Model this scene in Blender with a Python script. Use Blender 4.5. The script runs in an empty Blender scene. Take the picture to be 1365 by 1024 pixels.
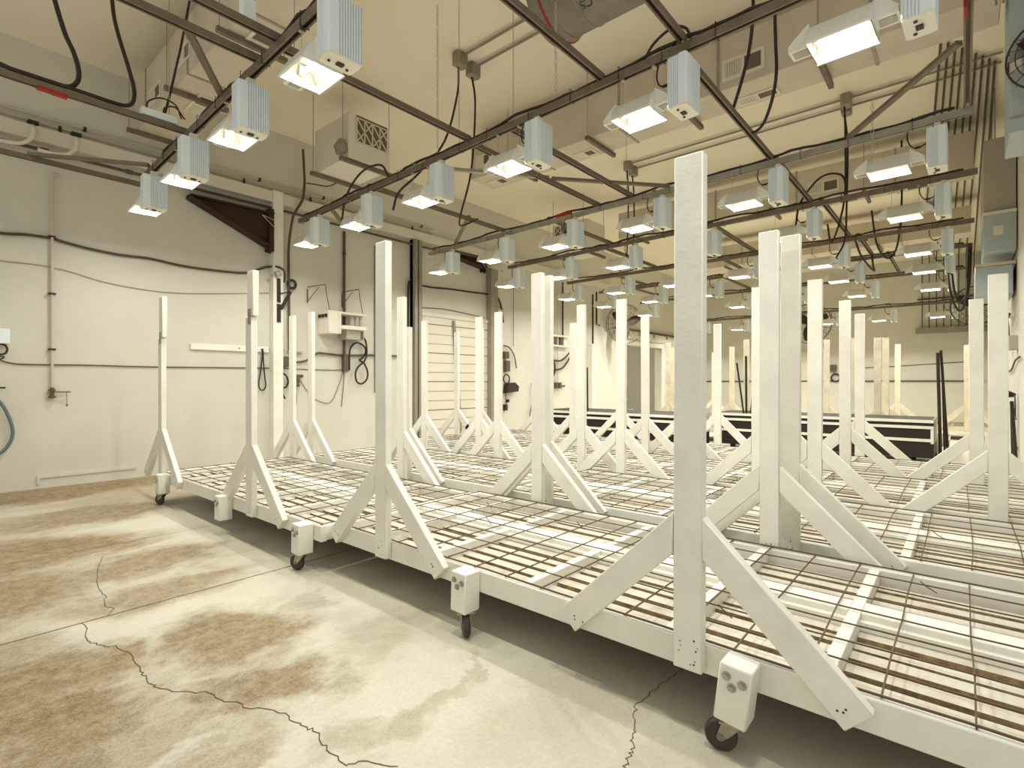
import bpy, math, random
from mathutils import Vector, Matrix
random.seed(7)
SC = bpy.context.scene
COL = SC.collection
PI = math.pi

# ------------------------------------------------------------------ camera, world, exposure
HEAD = 49.3                      # heading of the camera, degrees from +Y towards +X
cam_d = bpy.data.cameras.new('camera')
cam = bpy.data.objects.new('camera', cam_d); COL.objects.link(cam)
cam.location = (0, 0, 1.06)
cam.rotation_euler = (PI/2, 0, -math.radians(HEAD))
cam_d.sensor_width = 36; cam_d.sensor_fit = 'HORIZONTAL'
cam_d.lens = 36*700/1365
cam_d.shift_y = -2/1365
cam_d.clip_start = 0.02; cam_d.clip_end = 200
SC.camera = cam
W = bpy.data.worlds.new('world'); SC.world = W; W.use_nodes = True
W.node_tree.nodes['Background'].inputs[0].default_value = (1.0, 0.975, 0.90, 1)
W.node_tree.nodes['Background'].inputs[1].default_value = 0.70
vs = SC.view_settings
vs.view_transform = 'Standard'; vs.look = 'None'; vs.gamma = 1; vs.use_curve_mapping = False
vs.exposure = 0.0
LAMP_W = 15.0                    # watts of each grow light
LAMP_COL = (1.0, 0.98, 0.88)
SC.cycles.max_bounces = 8; SC.cycles.diffuse_bounces = 5; SC.cycles.glossy_bounces = 3
SC.cycles.sample_clamp_indirect = 6
SC.cycles.caustics_reflective = False; SC.cycles.caustics_refractive = False

# ------------------------------------------------------------------ materials
def lin(c):
    return tuple((x/255/12.92 if x/255 <= .04045 else ((x/255+.055)/1.055)**2.4) for x in c)
class NT:
    def __init__(s, name):
        s.m = bpy.data.materials.new(name); s.m.use_nodes = True
        s.t = s.m.node_tree; s.b = s.t.nodes['Principled BSDF']
    def n(s, typ, **kw):
        nd = s.t.nodes.new(typ)
        for k, v in kw.items():
            if k.startswith('i_'):
                key = k[2:]; key = int(key) if key.isdigit() else key
                nd.inputs[key].default_value = v
            else: setattr(nd, k, v)
        return nd
    def l(s, a, b): s.t.links.new(a, b)
def mat(name, col, rough=.6, metal=0, noise=0, nscale=8, col2=None, bump=0, bscale=60, spec=.3, stretch=None):
    q = NT(name); b = q.b
    b.inputs['Roughness'].default_value = rough; b.inputs['Metallic'].default_value = metal
    b.inputs['Specular IOR Level'].default_value = spec
    c = (*col, 1); b.inputs['Base Color'].default_value = c
    if noise or bump:
        tc = q.n('ShaderNodeTexCoord')
        src = tc.outputs['Object']
        if stretch:
            mp = q.n('ShaderNodeMapping'); mp.inputs['Scale'].default_value = stretch
            q.l(src, mp.inputs[0]); src = mp.outputs[0]
    if noise:
        nz = q.n('ShaderNodeTexNoise'); nz.inputs['Scale'].default_value = nscale
        nz.inputs['Detail'].default_value = 6; nz.inputs['Roughness'].default_value = .65
        q.l(src, nz.inputs['Vector'])
        rp = q.n('ShaderNodeValToRGB')
        rp.color_ramp.elements[0].position = .35; rp.color_ramp.elements[1].position = .65
        k = col2 or tuple(x*(1-noise) for x in col)
        rp.color_ramp.elements[0].color = (*k, 1); rp.color_ramp.elements[1].color = c
        q.l(nz.outputs[0], rp.inputs[0]); q.l(rp.outputs[0], b.inputs['Base Color'])
    if bump:
        n2 = q.n('ShaderNodeTexNoise'); n2.inputs['Scale'].default_value = bscale; n2.inputs['Detail'].default_value = 4
        q.l(src, n2.inputs['Vector'])
        bp = q.n('ShaderNodeBump'); bp.inputs['Strength'].default_value = bump; bp.inputs['Distance'].default_value = .01
        q.l(n2.outputs[0], bp.inputs['Height']); q.l(bp.outputs[0], b.inputs['Normal'])
    return q.m
M = {}
M['wood'] = mat('white_painted_wood', (.83,.815,.735), .55, noise=.10, nscale=5, bump=.12, bscale=40)
M['wood_aged'] = mat('aged_white_paint', (.72,.65,.50), .65, noise=.22, nscale=7, bump=.15, bscale=40)
M['slat'] = mat('white_slats_with_dirt', (.64,.61,.52), .6, noise=.55, col2=(.52,.44,.31), nscale=9, bump=.2, bscale=50)
M['slat'].node_tree.nodes['Color Ramp'].color_ramp.elements[0].position = .28
M['slat'].node_tree.nodes['Color Ramp'].color_ramp.elements[1].position = .54
M['slat_side'] = mat('dirty_raw_slat_edge', (.47,.36,.21), .85, noise=.6, nscale=22)
M['wire'] = mat('rusty_wire', (.13,.09,.05), .6, metal=.3)
M['screw'] = mat('dark_screw', (.05,.04,.035), .5)
M['bolt'] = mat('zinc_bolt', (.42,.40,.34), .4, metal=.8)
M['rubber'] = mat('dark_rubber', (.055,.042,.036), .55)
M['hub'] = mat('grey_hub', (.20,.17,.14), .5)
M['zinc'] = mat('zinc_plate', (.45,.40,.30), .45, metal=.6, noise=.3, nscale=20)
M['wall'] = mat('cream_plaster', (.645,.62,.54), .85, noise=.06, nscale=2.5, bump=.1, bscale=25)
M['ceil'] = mat('cream_ceiling', (.87,.805,.65), .9, noise=.05, nscale=1.2)
M['strut'] = mat('brown_steel_strut', (.23,.185,.135), .5, metal=.35, noise=.25, nscale=12)
M['strut_pale'] = mat('galvanised_strut', (.42,.39,.32), .45, metal=.45, noise=.2, nscale=12)
M['cable'] = mat('black_cable', (.035,.024,.018), .5)
M['cable_brown'] = mat('brown_cable', (.085,.06,.035), .6)
M['cable_grey'] = mat('thin_grey_wire', (.30,.26,.18), .6)
M['hose'] = mat('blue_grey_hose', (.13,.17,.17), .5)
M['ballast'] = mat('pale_blue_grey_paint', (.80,.87,.90), .5)
M['cap'] = mat('cream_cap', (.80,.78,.68), .5)
M['shell'] = mat('white_reflector_shell', (.80,.79,.73), .35)
M['hammer'] = mat('hammered_aluminium', (.86,.85,.80), .35, metal=.55, bump=.6, bscale=110)
M['dark'] = mat('dark_gap', (.05,.04,.03), .7)
M['duct'] = mat('galvanised_duct', (.68,.605,.485), .55, metal=.15, noise=.12, nscale=3)
M['duct_blue'] = mat('blue_grey_duct', (.45,.51,.54), .5, metal=.1, noise=.1, nscale=3)
M['grille'] = mat('cream_grille', (.74,.70,.58), .6)
M['slot'] = mat('grille_slots', (.16,.13,.09), .8)
M['acbody'] = mat('pale_unit_body', (.78,.73,.63), .6, noise=.06, nscale=4)
M['steel_brown'] = mat('red_oxide_steel', (.045,.022,.013), .7)
M['galv'] = mat('grey_galvanised_post', (.33,.295,.235), .55, metal=.2, noise=.15, nscale=6)
M['pipe'] = mat('painted_conduit', (.55,.50,.40), .6)
M['pipe_dark'] = mat('dark_pipe', (.10,.075,.05), .55)
M['copper'] = mat('pinkish_pipe', (.56,.49,.40), .6)
M['brass'] = mat('dull_brass', (.17,.11,.065), .5, metal=.4)
M['red'] = mat('red_tape', (.36,.03,.02), .6)
M['box'] = mat('grey_box', (.42,.39,.33), .6)
M['boxdark'] = mat('brown_box', (.11,.085,.06), .6)
M['door'] = mat('cream_door', (.68,.64,.54), .7)
M['door_line'] = mat('door_joint', (.20,.15,.09), .8)
M['tray'] = mat('black_tray', (.022,.016,.012), .6)
M['card'] = mat('grey_brown_canvas', (.29,.255,.205), .85, noise=.25, nscale=6)
M['ink'] = mat('faded_ink', (.10,.085,.07), .8)
M['fan'] = mat('dark_fan', (.06,.04,.03), .6)
def emit(name, col, s):
    q = NT(name); b = q.b
    b.inputs['Base Color'].default_value = (1,1,1,1)
    b.inputs['Emission Color'].default_value = (*col, 1); b.inputs['Emission Strength'].default_value = s
    q.m.cycles.emission_sampling = 'NONE'
    return q.m
M['lamp'] = emit('glowing_lamp', (1.0, .95, .80), 14)

def floor_material():
    q = NT('stained_concrete'); b = q.b
    geo = q.n('ShaderNodeNewGeometry')
    P = geo.outputs['Position']
    def noise(scale, detail, stretch=(1,1,1), rough=.6, dist=0.0):
        mp = q.n('ShaderNodeMapping'); mp.inputs['Scale'].default_value = stretch
        q.l(P, mp.inputs[0])
        nz = q.n('ShaderNodeTexNoise'); nz.inputs['Scale'].default_value = scale
        nz.inputs['Detail'].default_value = detail; nz.inputs['Roughness'].default_value = rough
        nz.inputs['Distortion'].default_value = dist
        q.l(mp.outputs[0], nz.inputs['Vector'])
        return nz
    warp = noise(2.6, 8, (.85,1,1), .65); sub = q.n('ShaderNodeVectorMath', operation='SUBTRACT'); sub.inputs[1].default_value = (.5,.5,.5)
    q.l(warp.outputs['Color'], sub.inputs[0])
    sca = q.n('ShaderNodeVectorMath', operation='SCALE'); sca.inputs['Scale'].default_value = .75
    q.l(sub.outputs[0], sca.inputs[0])
    add = q.n('ShaderNodeVectorMath', operation='ADD'); q.l(P, add.inputs[0]); q.l(sca.outputs[0], add.inputs[1])
    # (x, y, radius x, radius y, strength) of the brown stains seen on the slab
    stains = [(.8,6.7,1.8,.5,1.0), (.95,5.3,.6,.4,.9), (.38,4.35,.55,.55,.95), (.3,3.55,.4,.4,.95), (.95,3.65,.42,.25,.9), (.8,4.2,.32,.25,.85), (1.6,5.9,.9,.5,.6),
              (.84,3.1,.42,.22,.8), (.88,2.36,.3,.28,1.0), (.84,1.88,.26,.18,.95), (.30,2.45,.28,.28,1.0), (.33,2.05,.27,.22,.9),
              (.42,1.85,.3,.09,.6), (.60,1.62,.22,.1,.6), (1.3,3.55,.3,.2,.3), (1.16,1.40,.36,.035,.35), (.92,1.38,.1,.09,.4), (.98,1.36,.3,.04,.3),
              (1.29,2.42,.09,.1,.35), (1.36,1.86,.25,.12,.3), (.15,2.8,.25,.3,.7), (.1,3.0,.3,.8,.4), (.5,1.2,.3,.1,.5), (1.5,1.0,.5,.25,.22)]
    acc = None
    for (x, y, rx, ry, k) in stains:
        s1 = q.n('ShaderNodeVectorMath', operation='SUBTRACT'); s1.inputs[1].default_value = (x, y, 0); q.l(add.outputs[0], s1.inputs[0])
        s2 = q.n('ShaderNodeVectorMath', operation='MULTIPLY'); s2.inputs[1].default_value = (1/rx, 1/ry, 0); q.l(s1.outputs[0], s2.inputs[0])
        ln = q.n('ShaderNodeVectorMath', operation='LENGTH'); q.l(s2.outputs[0], ln.inputs[0])
        mr = q.n('ShaderNodeMapRange', interpolation_type='SMOOTHSTEP')
        mr.inputs['From Min'].default_value = 1.45; mr.inputs['From Max'].default_value = .55
        mr.inputs['To Min'].default_value = 0; mr.inputs['To Max'].default_value = k
        q.l(ln.outputs['Value'], mr.inputs['Value'])
        if acc is None: acc = mr.outputs[0]
        else:
            mx = q.n('ShaderNodeMath', operation='MAXIMUM'); q.l(acc, mx.inputs[0]); q.l(mr.outputs[0], mx.inputs[1]); acc = mx.outputs[0]
    fine = noise(16, 14, (1,1,1), .82)
    mf = q.n('ShaderNodeMapRange'); mf.inputs['From Min'].default_value = .40; mf.inputs['From Max'].default_value = .60
    mf.inputs['To Min'].default_value = .62; mf.inputs['To Max'].default_value = 1.0; q.l(fine.outputs[0], mf.inputs['Value'])
    grain = noise(120, 12, (1,1,1), .85)
    gm = q.n('ShaderNodeMapRange'); gm.inputs['From Min'].default_value = .40; gm.inputs['From Max'].default_value = .60
    gm.inputs['To Min'].default_value = -.32; gm.inputs['To Max'].default_value = .40; q.l(grain.outputs[0], gm.inputs['Value'])
    ga = q.n('ShaderNodeMath', operation='MULTIPLY'); q.l(acc, ga.inputs[0]); q.l(gm.outputs[0], ga.inputs[1])
    ac2 = q.n('ShaderNodeMath', operation='ADD', use_clamp=True); q.l(acc, ac2.inputs[0]); q.l(ga.outputs[0], ac2.inputs[1]); acc = ac2.outputs[0]
    mu = q.n('ShaderNodeMath', operation='MULTIPLY'); q.l(acc, mu.inputs[0]); q.l(mf.outputs[0], mu.inputs[1])
    broad = noise(1.3, 5, (.6,1,1)); mb = q.n('ShaderNodeMapRange'); mb.inputs['From Min'].default_value = .5; mb.inputs['From Max'].default_value = .75
    mb.inputs['To Min'].default_value = 0; mb.inputs['To Max'].default_value = .3; q.l(broad.outputs[0], mb.inputs['Value'])
    ad = q.n('ShaderNodeMath', operation='ADD', use_clamp=True); q.l(mu.outputs[0], ad.inputs[0]); q.l(mb.outputs[0], ad.inputs[1])
    base = q.n('ShaderNodeMix', data_type='RGBA'); base.inputs['A'].default_value = (.64,.625,.515,1); base.inputs['B'].default_value = (.55,.50,.375,1)
    m2 = q.n('ShaderNodeMapRange'); m2.inputs['From Min'].default_value = .42; m2.inputs['From Max'].default_value = .68
    spk = noise(55, 14, (1,1,1), .85); q.l(spk.outputs[0], m2.inputs['Value']); q.l(m2.outputs[0], base.inputs['Factor'])
    st = q.n('ShaderNodeMix', data_type='RGBA'); st.inputs['B'].default_value = (.205,.135,.042,1)
    q.l(base.outputs['Result'], st.inputs['A']); q.l(ad.outputs[0], st.inputs['Factor'])
    q.l(st.outputs['Result'], b.inputs['Base Color'])
    b.inputs['Roughness'].default_value = .62; b.inputs['Specular IOR Level'].default_value = .3
    bp = q.n('ShaderNodeBump'); bp.inputs['Strength'].default_value = .35; bp.inputs['Distance'].default_value = .006
    q.l(spk.outputs[0], bp.inputs['Height']); q.l(bp.outputs[0], b.inputs['Normal'])
    return q.m
M['floor'] = floor_material()
M['crack'] = mat('floor_crack', (.13,.085,.045), .9)

# ------------------------------------------------------------------ mesh helpers
class MB:
    def __init__(s): s.v = []; s.f = []; s.mi = []; s.k = 0
    def add(s, vs_, fs_):
        o = len(s.v); s.v += [tuple(p) for p in vs_]
        for f in fs_: s.f.append(tuple(i+o for i in f)); s.mi.append(s.k)
        return s
    def box(s, x0, x1, y0, y1, z0, z1, T=None):
        vv = [Vector(p) for p in ((x0,y0,z0),(x1,y0,z0),(x1,y1,z0),(x0,y1,z0),(x0,y0,z1),(x1,y0,z1),(x1,y1,z1),(x0,y1,z1))]
        if T: vv = [T @ p for p in vv]
        return s.add(vv, [(0,3,2,1),(4,5,6,7),(0,1,5,4),(1,2,6,5),(2,3,7,6),(3,0,4,7)])
    def cbox(s, c, sz, T=None):
        return s.box(c[0]-sz[0]/2, c[0]+sz[0]/2, c[1]-sz[1]/2, c[1]+sz[1]/2, c[2]-sz[2]/2, c[2]+sz[2]/2, T)
    def beam(s, p0, p1, w, h, up=(0,0,1)):
        p0, p1 = Vector(p0), Vector(p1); d = (p1-p0); L = d.length; d = d.normalized()
        side = d.cross(Vector(up)); side = side.normalized() if side.length > 1e-5 else Vector((1,0,0))
        u2 = side.cross(d).normalized()
        T = Matrix((( *(side.x, d.x, u2.x), p0.x), (side.y, d.y, u2.y, p0.y), (side.z, d.z, u2.z, p0.z), (0,0,0,1)))
        return s.box(-w/2, w/2, 0, L, -h/2, h/2, T)
    def channel(s, p0, p1, w, h, t=.006):
        """U channel open at the bottom; p0, p1 = centre line"""
        p0, p1 = Vector(p0), Vector(p1); d = (p1-p0).normalized(); side = d.cross(Vector((0,0,1))).normalized()
        s.beam(p0+Vector((0,0,h/2-t/2)), p1+Vector((0,0,h/2-t/2)), w, t)
        for k in (-1, 1):
            o = side*(k*(w/2-t/2)) + Vector((0,0,-t/2))
            s.beam(p0+o, p1+o, t, h-t)
            o = side*(k*(w/2-w*.14)) + Vector((0,0,-h/2+t/2))
            s.beam(p0+o, p1+o, w*.24, t*.9)
        return s
    def tube(s, pts, r, n=8, closed=False, caps=True):
        pts = [Vector(p) for p in pts]; N = len(pts); ring = []; prev = None
        for i, p in enumerate(pts):
            a = pts[(i-1) % N] if (closed or i > 0) else p
            b = pts[(i+1) % N] if (closed or i < N-1) else p
            d = (b-a).normalized() if (b-a).length > 1e-9 else Vector((0,0,1))
            if prev is None:
                u = d.orthogonal().normalized()
            else:
                u = prev - d*prev.dot(d); u = u.normalized() if u.length > 1e-6 else d.orthogonal().normalized()
            prev = u; w = d.cross(u)
            rr = r[i] if isinstance(r, (list, tuple)) else r
            ring.append([p + (u*math.cos(2*PI*k/n) + w*math.sin(2*PI*k/n))*rr for k in range(n)])
        vv = [q for rg in ring for q in rg]; ff = []
        for i in range(N if closed else N-1):
            j = (i+1) % N
            for k in range(n):
                k2 = (k+1) % n; ff.append((i*n+k, i*n+k2, j*n+k2, j*n+k))
        if caps and not closed:
            ff.append(tuple(range(n-1,-1,-1))); ff.append(tuple((N-1)*n+k for k in range(n)))
        return s.add(vv, ff)
    def cyl(s, p0, p1, r, n=16): return s.tube([p0, p1], r, n)
    def prism(s, poly, axis, a, b):
        """poly in the plane of the two other axes (x,y)->axis z, (y,z)->axis x, (x,z)->axis y"""
        n = len(poly)
        def P(q, c): return (q[0], q[1], c) if axis == 'z' else ((c, q[0], q[1]) if axis == 'x' else (q[0], c, q[1]))
        vv = [P(q, a) for q in poly] + [P(q, b) for q in poly]
        ff = [tuple(range(n)), tuple(range(2*n-1, n-1, -1))] + [(i, (i+1) % n, n+(i+1) % n, n+i) for i in range(n)]
        return s.add(vv, ff)
    def build(s, name, m, parent=None, loc=None, smooth=True, bevel=0):
        me = bpy.data.meshes.new(name); me.from_pydata(s.v, [], s.f)
        ms = m if isinstance(m, (list, tuple)) else [m]
        for x in ms: me.materials.append(M[x] if isinstance(x, str) else x)
        me.polygons.foreach_set('material_index', s.mi)
        import bmesh
        bm = bmesh.new(); bm.from_mesh(me); bmesh.ops.recalc_face_normals(bm, faces=bm.faces[:]); bm.to_mesh(me); bm.free()
        if smooth:
            me.polygons.foreach_set('use_smooth', [True]*len(me.polygons)); me.set_sharp_from_angle(angle=math.radians(35))
        o = bpy.data.objects.new(name, me); COL.objects.link(o)
        if parent: o.parent = parent
        if loc: o.location = loc
        if bevel:
            bv = o.modifiers.new('bevel', 'BEVEL'); bv.width = bevel; bv.segments = 1; bv.limit_method = 'ANGLE'
        return o
def spl(pts, n=6):
    P = [Vector(p) for p in pts]; out = []
    for i in range(len(P)-1):
        a = P[i-1] if i else P[i]*2-P[i+1]; b = P[i]; c = P[i+1]; d = P[i+2] if i+2 < len(P) else P[i+1]*2-P[i]
        for k in range(n):
            t = k/n
            out.append(.5*((2*b) + (c-a)*t + (2*a-5*b+4*c-d)*t*t + (3*b-a-3*c+d)*t**3))
    out.append(P[-1]); return out
def thing(name, label, cat, loc=(0,0,0), group=None, rotz=0):
    o = bpy.data.objects.new(name, None); COL.objects.link(o); o.location = loc; o.rotation_euler = (0,0,rotz)
    o.empty_display_size = .1
    return tag(o, label, cat, group)
def tag(o, label, cat, group=None, kind=None):
    o['label'] = label; o['category'] = cat
    if group: o['group'] = group
    if kind: o['kind'] = kind
    return o
def struct(o): o['kind'] = 'structure'; return o
def ring(c, r, n=24, ax='x'):
    out = []
    for k in range(n):
        a, b = r*math.cos(2*PI*k/n), r*math.sin(2*PI*k/n)
        out.append({'x': (c[0], c[1]+a, c[2]+b), 'y': (c[0]+a, c[1], c[2]+b), 'z': (c[0]+a, c[1]+b, c[2])}[ax])
    return out
ORD = ['first','second','third','fourth','fifth','sixth','seventh','eighth','ninth']

# ------------------------------------------------------------------ setting: x runs along the left wall (away), y towards the left wall
UW, VF, UR, HC = 7.0, 18.0, -0.45, 4.42      # left wall plane, far wall plane, right wall plane, ceiling height
fl = MB(); fl.box(-3, VF+.3, UR-.3, 10.2, -.1, 0)
fl.k = 1
def strip(pts, w):
    P = [Vector((*p, .0012)) for p in pts]
    for a, b in zip(P[:-1], P[1:]):
        d = (b-a).normalized(); s = Vector((-d.y, d.x, 0))*w/2; a2 = a-d*w*.3; b2 = b+d*w*.3
        fl.add([a2-s, b2-s, b2+s, a2+s], [(0,1,2,3)])
def jag(pts, w, amp=.008):
    out = []
    for a, b in zip(pts[:-1], pts[1:]):
        for k in range(5):
            t = k/5; out.append((a[0]+(b[0]-a[0])*t+random.uniform(-amp,amp), a[1]+(b[1]-a[1])*t+random.uniform(-amp,amp)))
    out.append(pts[-1]); strip(out, w)
strip([(-1,2.945),(7,2.945)], .006); strip([(-1,4.22),(7,4.22)], .004)
jag([(.80,3.98),(.789,3.924),(.70,3.648),(.657,3.299),(.663,3.222),(.629,3.126),(.644,3.019),(.612,2.945)], .003)
jag([(.524,2.94),(.504,2.741),(.507,2.68),(.533,2.613),(.556,2.586),(.584,2.43),(.581,2.303),(.57,2.255),(.575,2.147),(.594,2.078),(.673,1.966),(.706,1.862),(.73,1.785),(.795,1.661),(.802,1.562),(.82,1.494),(.798,1.384),(.806,1.295),(.85,1.264),(.893,1.184)], .0032)
jag([(2.1,.77),(1.862,.79),(1.774,.797),(1.643,.812),(1.565,.814),(1.486,.773),(1.439,.758),(1.393,.727),(1.335,.715),(1.298,.704)], .0025)
struct(fl.build('floor', ['floor','crack'], smooth=False))
struct(MB().box(-1.2, VF+.3, UR-.3, UW+.2, HC, HC+.1).build('ceiling', 'ceil', smooth=False))
w = MB(); D0, D1, DH = 12.7, 15.1, 2.1
w.box(-3, D0, UW, UW+.2, 0, HC); w.box(D0, D1, UW, UW+.2, DH, HC); w.box(D1, VF+.3, UW, UW+.2, 0, HC)
struct(w.build('wall_left', 'wall', smooth=False))
struct(MB().box(VF, VF+.2, UR-.3, UW, 0, HC).build('wall_far', 'wall', smooth=False))
struct(MB().box(5.7, VF, UR-.2, UR, 0, HC).box(3.0, 5.7, UR-.65, UR-.5, 0, HC).build('wall_right', 'wall', smooth=False))
sr = MB(); sr.box(11.5, 16.5, 10, 10.2, 0, 3); sr.box(11.4, 11.5, UW+.2, 10, 0, 3); sr.box(16.5, 16.6, UW+.2, 10, 0, 3)
struct(sr.build('wall_side_room', 'wall', smooth=False))
struct(MB().box(11.4, 16.6, UW+.2, 10.2, 3, 3.1).build('ceiling_side_room', 'ceil', smooth=False))
# ledge band along the top of the left wall, door lintel and jambs
struct(MB().box(-3, 12, UW-.10, UW, 3.44, 3.58).build('trim_1', 'door', smooth=False))
struct(MB().box(D0-.1, D1+.1, UW-.04, UW, DH, DH+.12).box(D0-.1, D0, UW-.04, UW, 0, DH).box(D1, D1+.1, UW-.04, UW, 0, DH).build('trim_2', 'wood', smooth=False))

# ------------------------------------------------------------------ rolling benches
ZR = .17; RH = .089
def bench(label, v0, v1, u0, u1, posts, casters, ztop=1.79, joists=None, wood='wood', mesh=True, detail=True):
    D, L = v1-v0, u1-u0
    t = thing('rolling_bench', label, 'bench', (v0, u0, 0), 'white slatted rolling benches')
    T = ZR+RH
    for x in (0, D-.038):
        MB().box(x, x+.038, 0, L, ZR, T).build('side_rail', wood, t, bevel=.003)
    for y in (0, L-.038):
        MB().box(.038, D-.038, y, y+.038, ZR+.005, T-.002).build('end_rail', wood, t, bevel=.003)
    js = joists or [L*k/5 for k in range(1, 5)]
    for y in js:
        MB().box(.038, D-.038, y-.019, y+.019, ZR+.001, T-.003).build('joist', wood, t, bevel=.002)
    MB().box(D*.47, D*.47+.036, .038, L-.038, ZR+.038, T-.022).build('middle_beam', wood, t)
    ys = [.038]+list(js)+[L-.038]
    cb = MB()
    for a, b in zip(ys[:-1], ys[1:]):
        cb.box(D*.47+.03, D*.47+.15, a+.02, b-.02, T-.022, T-.004)
    cb.build('middle_board', wood, t)
    sl = MB(); x = .05
    while x < D-.08:
        w_ = .060+random.uniform(-.006,.004)
        for a, b in zip(ys[:-1], ys[1:]):
            j = random.uniform(-.004,.004)
            sl.box(x+j, x+j+w_, a, b, ZR+.010, ZR+.034+random.uniform(0,.003))
            sl.mi[-4:] = [1]*4
        x += .088
    sl.k = 1
    for (xa, xb) in ((.038, D*.47-.012), (D*.47+.036, D-.038)): sl.box(xa, xb, .038, L-.038, ZR+.001, ZR+.010)
    sl.build('slat_deck', ['slat', 'slat_side'], t)
    if mesh:
        wm = MB(); z = T+.004
        def wob(): return random.uniform(-.004, .004)
        ny = max(2, round((L-.04)/.178)); nx = max(2, round((D-.03)/.15))
        for k in range(ny+1):
            y = .02+(L-.04)*k/ny
            wm.tube([(.012+(D-.024)*q/4, y+wob(), z+abs(wob())*.6) for q in range(5)], .0031, 4)
        for k in range(nx+1):
            x = .015+(D-.03)*k/nx
            wm.tube([(x+wob(), .012+(L-.024)*q/8, z+.004+wob()*.5) for q in range(9)], .0031 if k % nx else .0040, 4)
        for k in range(5 if detail else 0):           # bent loose ends of wire
            x, y = random.uniform(.2, D-.2), random.uniform(.2, L-.2)
            wm.tube([(x, y, z), (x+.012, y+.03, z+.012), (x+.01, y+.05, z+.03)], .0024, 4)
        wm.build('wire_mesh', 'wire', t)
    for (u, side, *zt) in posts:
        y = u-u0; z1 = zt[0] if zt else ztop
        if len(zt) > 1: z1 = zt[1]
        xc = -.0195 if side == 'f' else D+.0195
        lean = random.uniform(-.006, .006)
        q = MB()
        b0, b1 = ZR+.012, z1
        q.add([(xc-.019,y-.0445,b0),(xc+.019,y-.0445,b0),(xc+.019,y+.0445,b0),(xc-.019,y+.0445,b0),
               (xc-.019,y-.0445+lean,b1),(xc+.019,y-.0445+lean,b1),(xc+.019,y+.0445+lean,b1),(xc-.019,y+.0445+lean,b1)],
              [(0,3,2,1),(4,5,6,7),(0,1,5,4),(1,2,6,5),(2,3,7,6),(3,0,4,7)])
        po = q.build('post', wood, t, bevel=.003)
        if len(zt) > 1:
            MB().box(xc-.019, xc+.019, y-.0445-.022, y+.0445-.022, z1+.004, zt[0]).build('splice_board', wood, po, bevel=.003)
            MB().box(xc-.024, xc-.018, y-.04, y+.0, z1-.05, z1+.05).build('splice_plate', 'galv', po)
        for k in (-1, 1):
            poly = [(y+k*.046,.53),(y+k*.41,.172),(y+k*.473,.236),(y+k*.046,.655)]
            MB().prism(poly, 'x', xc-.019, xc+.019).build('brace', wood, po, bevel=.003)
        if detail:
            s = MB(); f = xc-.0195 if side == 'f' else xc-.0195
            def dot(yy, zz, r): s.cyl((f-.0006, yy, zz), (f+.001, yy, zz), r, 8)
            for _ in range(9): dot(y+random.uniform(-.035,.035), ZR+.03+random.uniform(0,.08), random.choice((.0015,.002,.003)))
            for k in (-1, 1):
                for e in (.385, .41, .40): dot(y+k*(e+random.uniform(-.012,.02)), .23+random.uniform(-.015,.012), .003)
            s.build('screw_heads', 'screw', po)
    for (u, side, *sp) in casters:
        y = u-u0
        if side == 'f':
            T0 = Matrix.Translation((-.046, y, .10)) @ Matrix.Rotation(math.radians(sp[0] if sp else 0), 4, 'X')
            blk = MB().box(-.044,.044,-.044,.044,0,.168, T0).build('caster_block', wood, t, bevel=.004)
            bl = MB()
            for (a, b) in ((.022,.135),(-.022,.128),(.004,.108)):
                c0 = T0 @ Vector((-.044, a, b))
                bl.cyl(c0, c0+Vector((-.003,0,0)), .0125, 14); bl.cyl(c0, c0+Vector((-.010,0,0)), .0075, 6)
            bl.build('bolts', 'bolt', blk)
            cx = -.046
        else:
            cx = .10 if side == 'h' else D-.10
            MB().box(cx-.044,cx+.044,y-.044,y+.044,.10,ZR+.001).build('caster_block', wood, t)
        if len(sp) > 1 and sp[1] is None: continue
        ang = math.radians(sp[1] if len(sp) > 1 else random.uniform(-70, 70))
        R = Matrix.Translation((cx, y, 0)) @ Matrix.Rotation(ang, 4, 'Z')
        fk = MB(); fk.box(-.036,.036,-.036,.036,.093,.0995, R)
        for k in (-1, 1):
            P4 = [(-.030,.094),(.028,.094),(.045,.045),(.030,.036),(.010,.05)]
            vv = [R @ Vector((a, k*.018+e, b)) for e in (-.0015,.0015) for a, b in P4]; n = 5
            fk.add(vv, [tuple(range(n)), tuple(range(2*n-1,n-1,-1))]+[(i,(i+1)%n,n+(i+1)%n,n+i) for i in range(n)])
        fork = fk.build('caster', 'zinc', t)
        wh = MB(); prof = [(.0445,-.008),(.0455,0),(.0445,.008),(.040,.0135),(.028,.0135)]
        C0 = Vector((.033, 0, .0457))
        pts = [(.012,-.0135),(.028,-.0135),(.040,-.0135)]+prof+[(.012,.0135)]
        N = 24; vv = []; ff = []
        for k in range(N):
            for (r, h) in pts:
                vv.append(R @ (C0+Vector((r*math.cos(2*PI*k/N), h, r*math.sin(2*PI*k/N)))))
        m_ = len(pts)
        for k in range(N):
            k2 = (k+1) % N
            for i in range(m_-1): ff.append((k*m_+i, k2*m_+i, k2*m_+i+1, k*m_+i+1))
        wh.add(vv, ff); wh.build('wheel', 'rubber', fork)
        hb = MB(); hb.cyl(R @ (C0+Vector((0,-.021,0))), R @ (C0+Vector((0,.021,0))), .011, 12)
        hb.tube([R @ (C0+Vector((.026*math.cos(2*PI*k/20), -.0137, .026*math.sin(2*PI*k/20)))) for k in range(20)], .0018, 5, closed=True)
        hb.build('hub', 'hub', fork)
    return t
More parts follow.
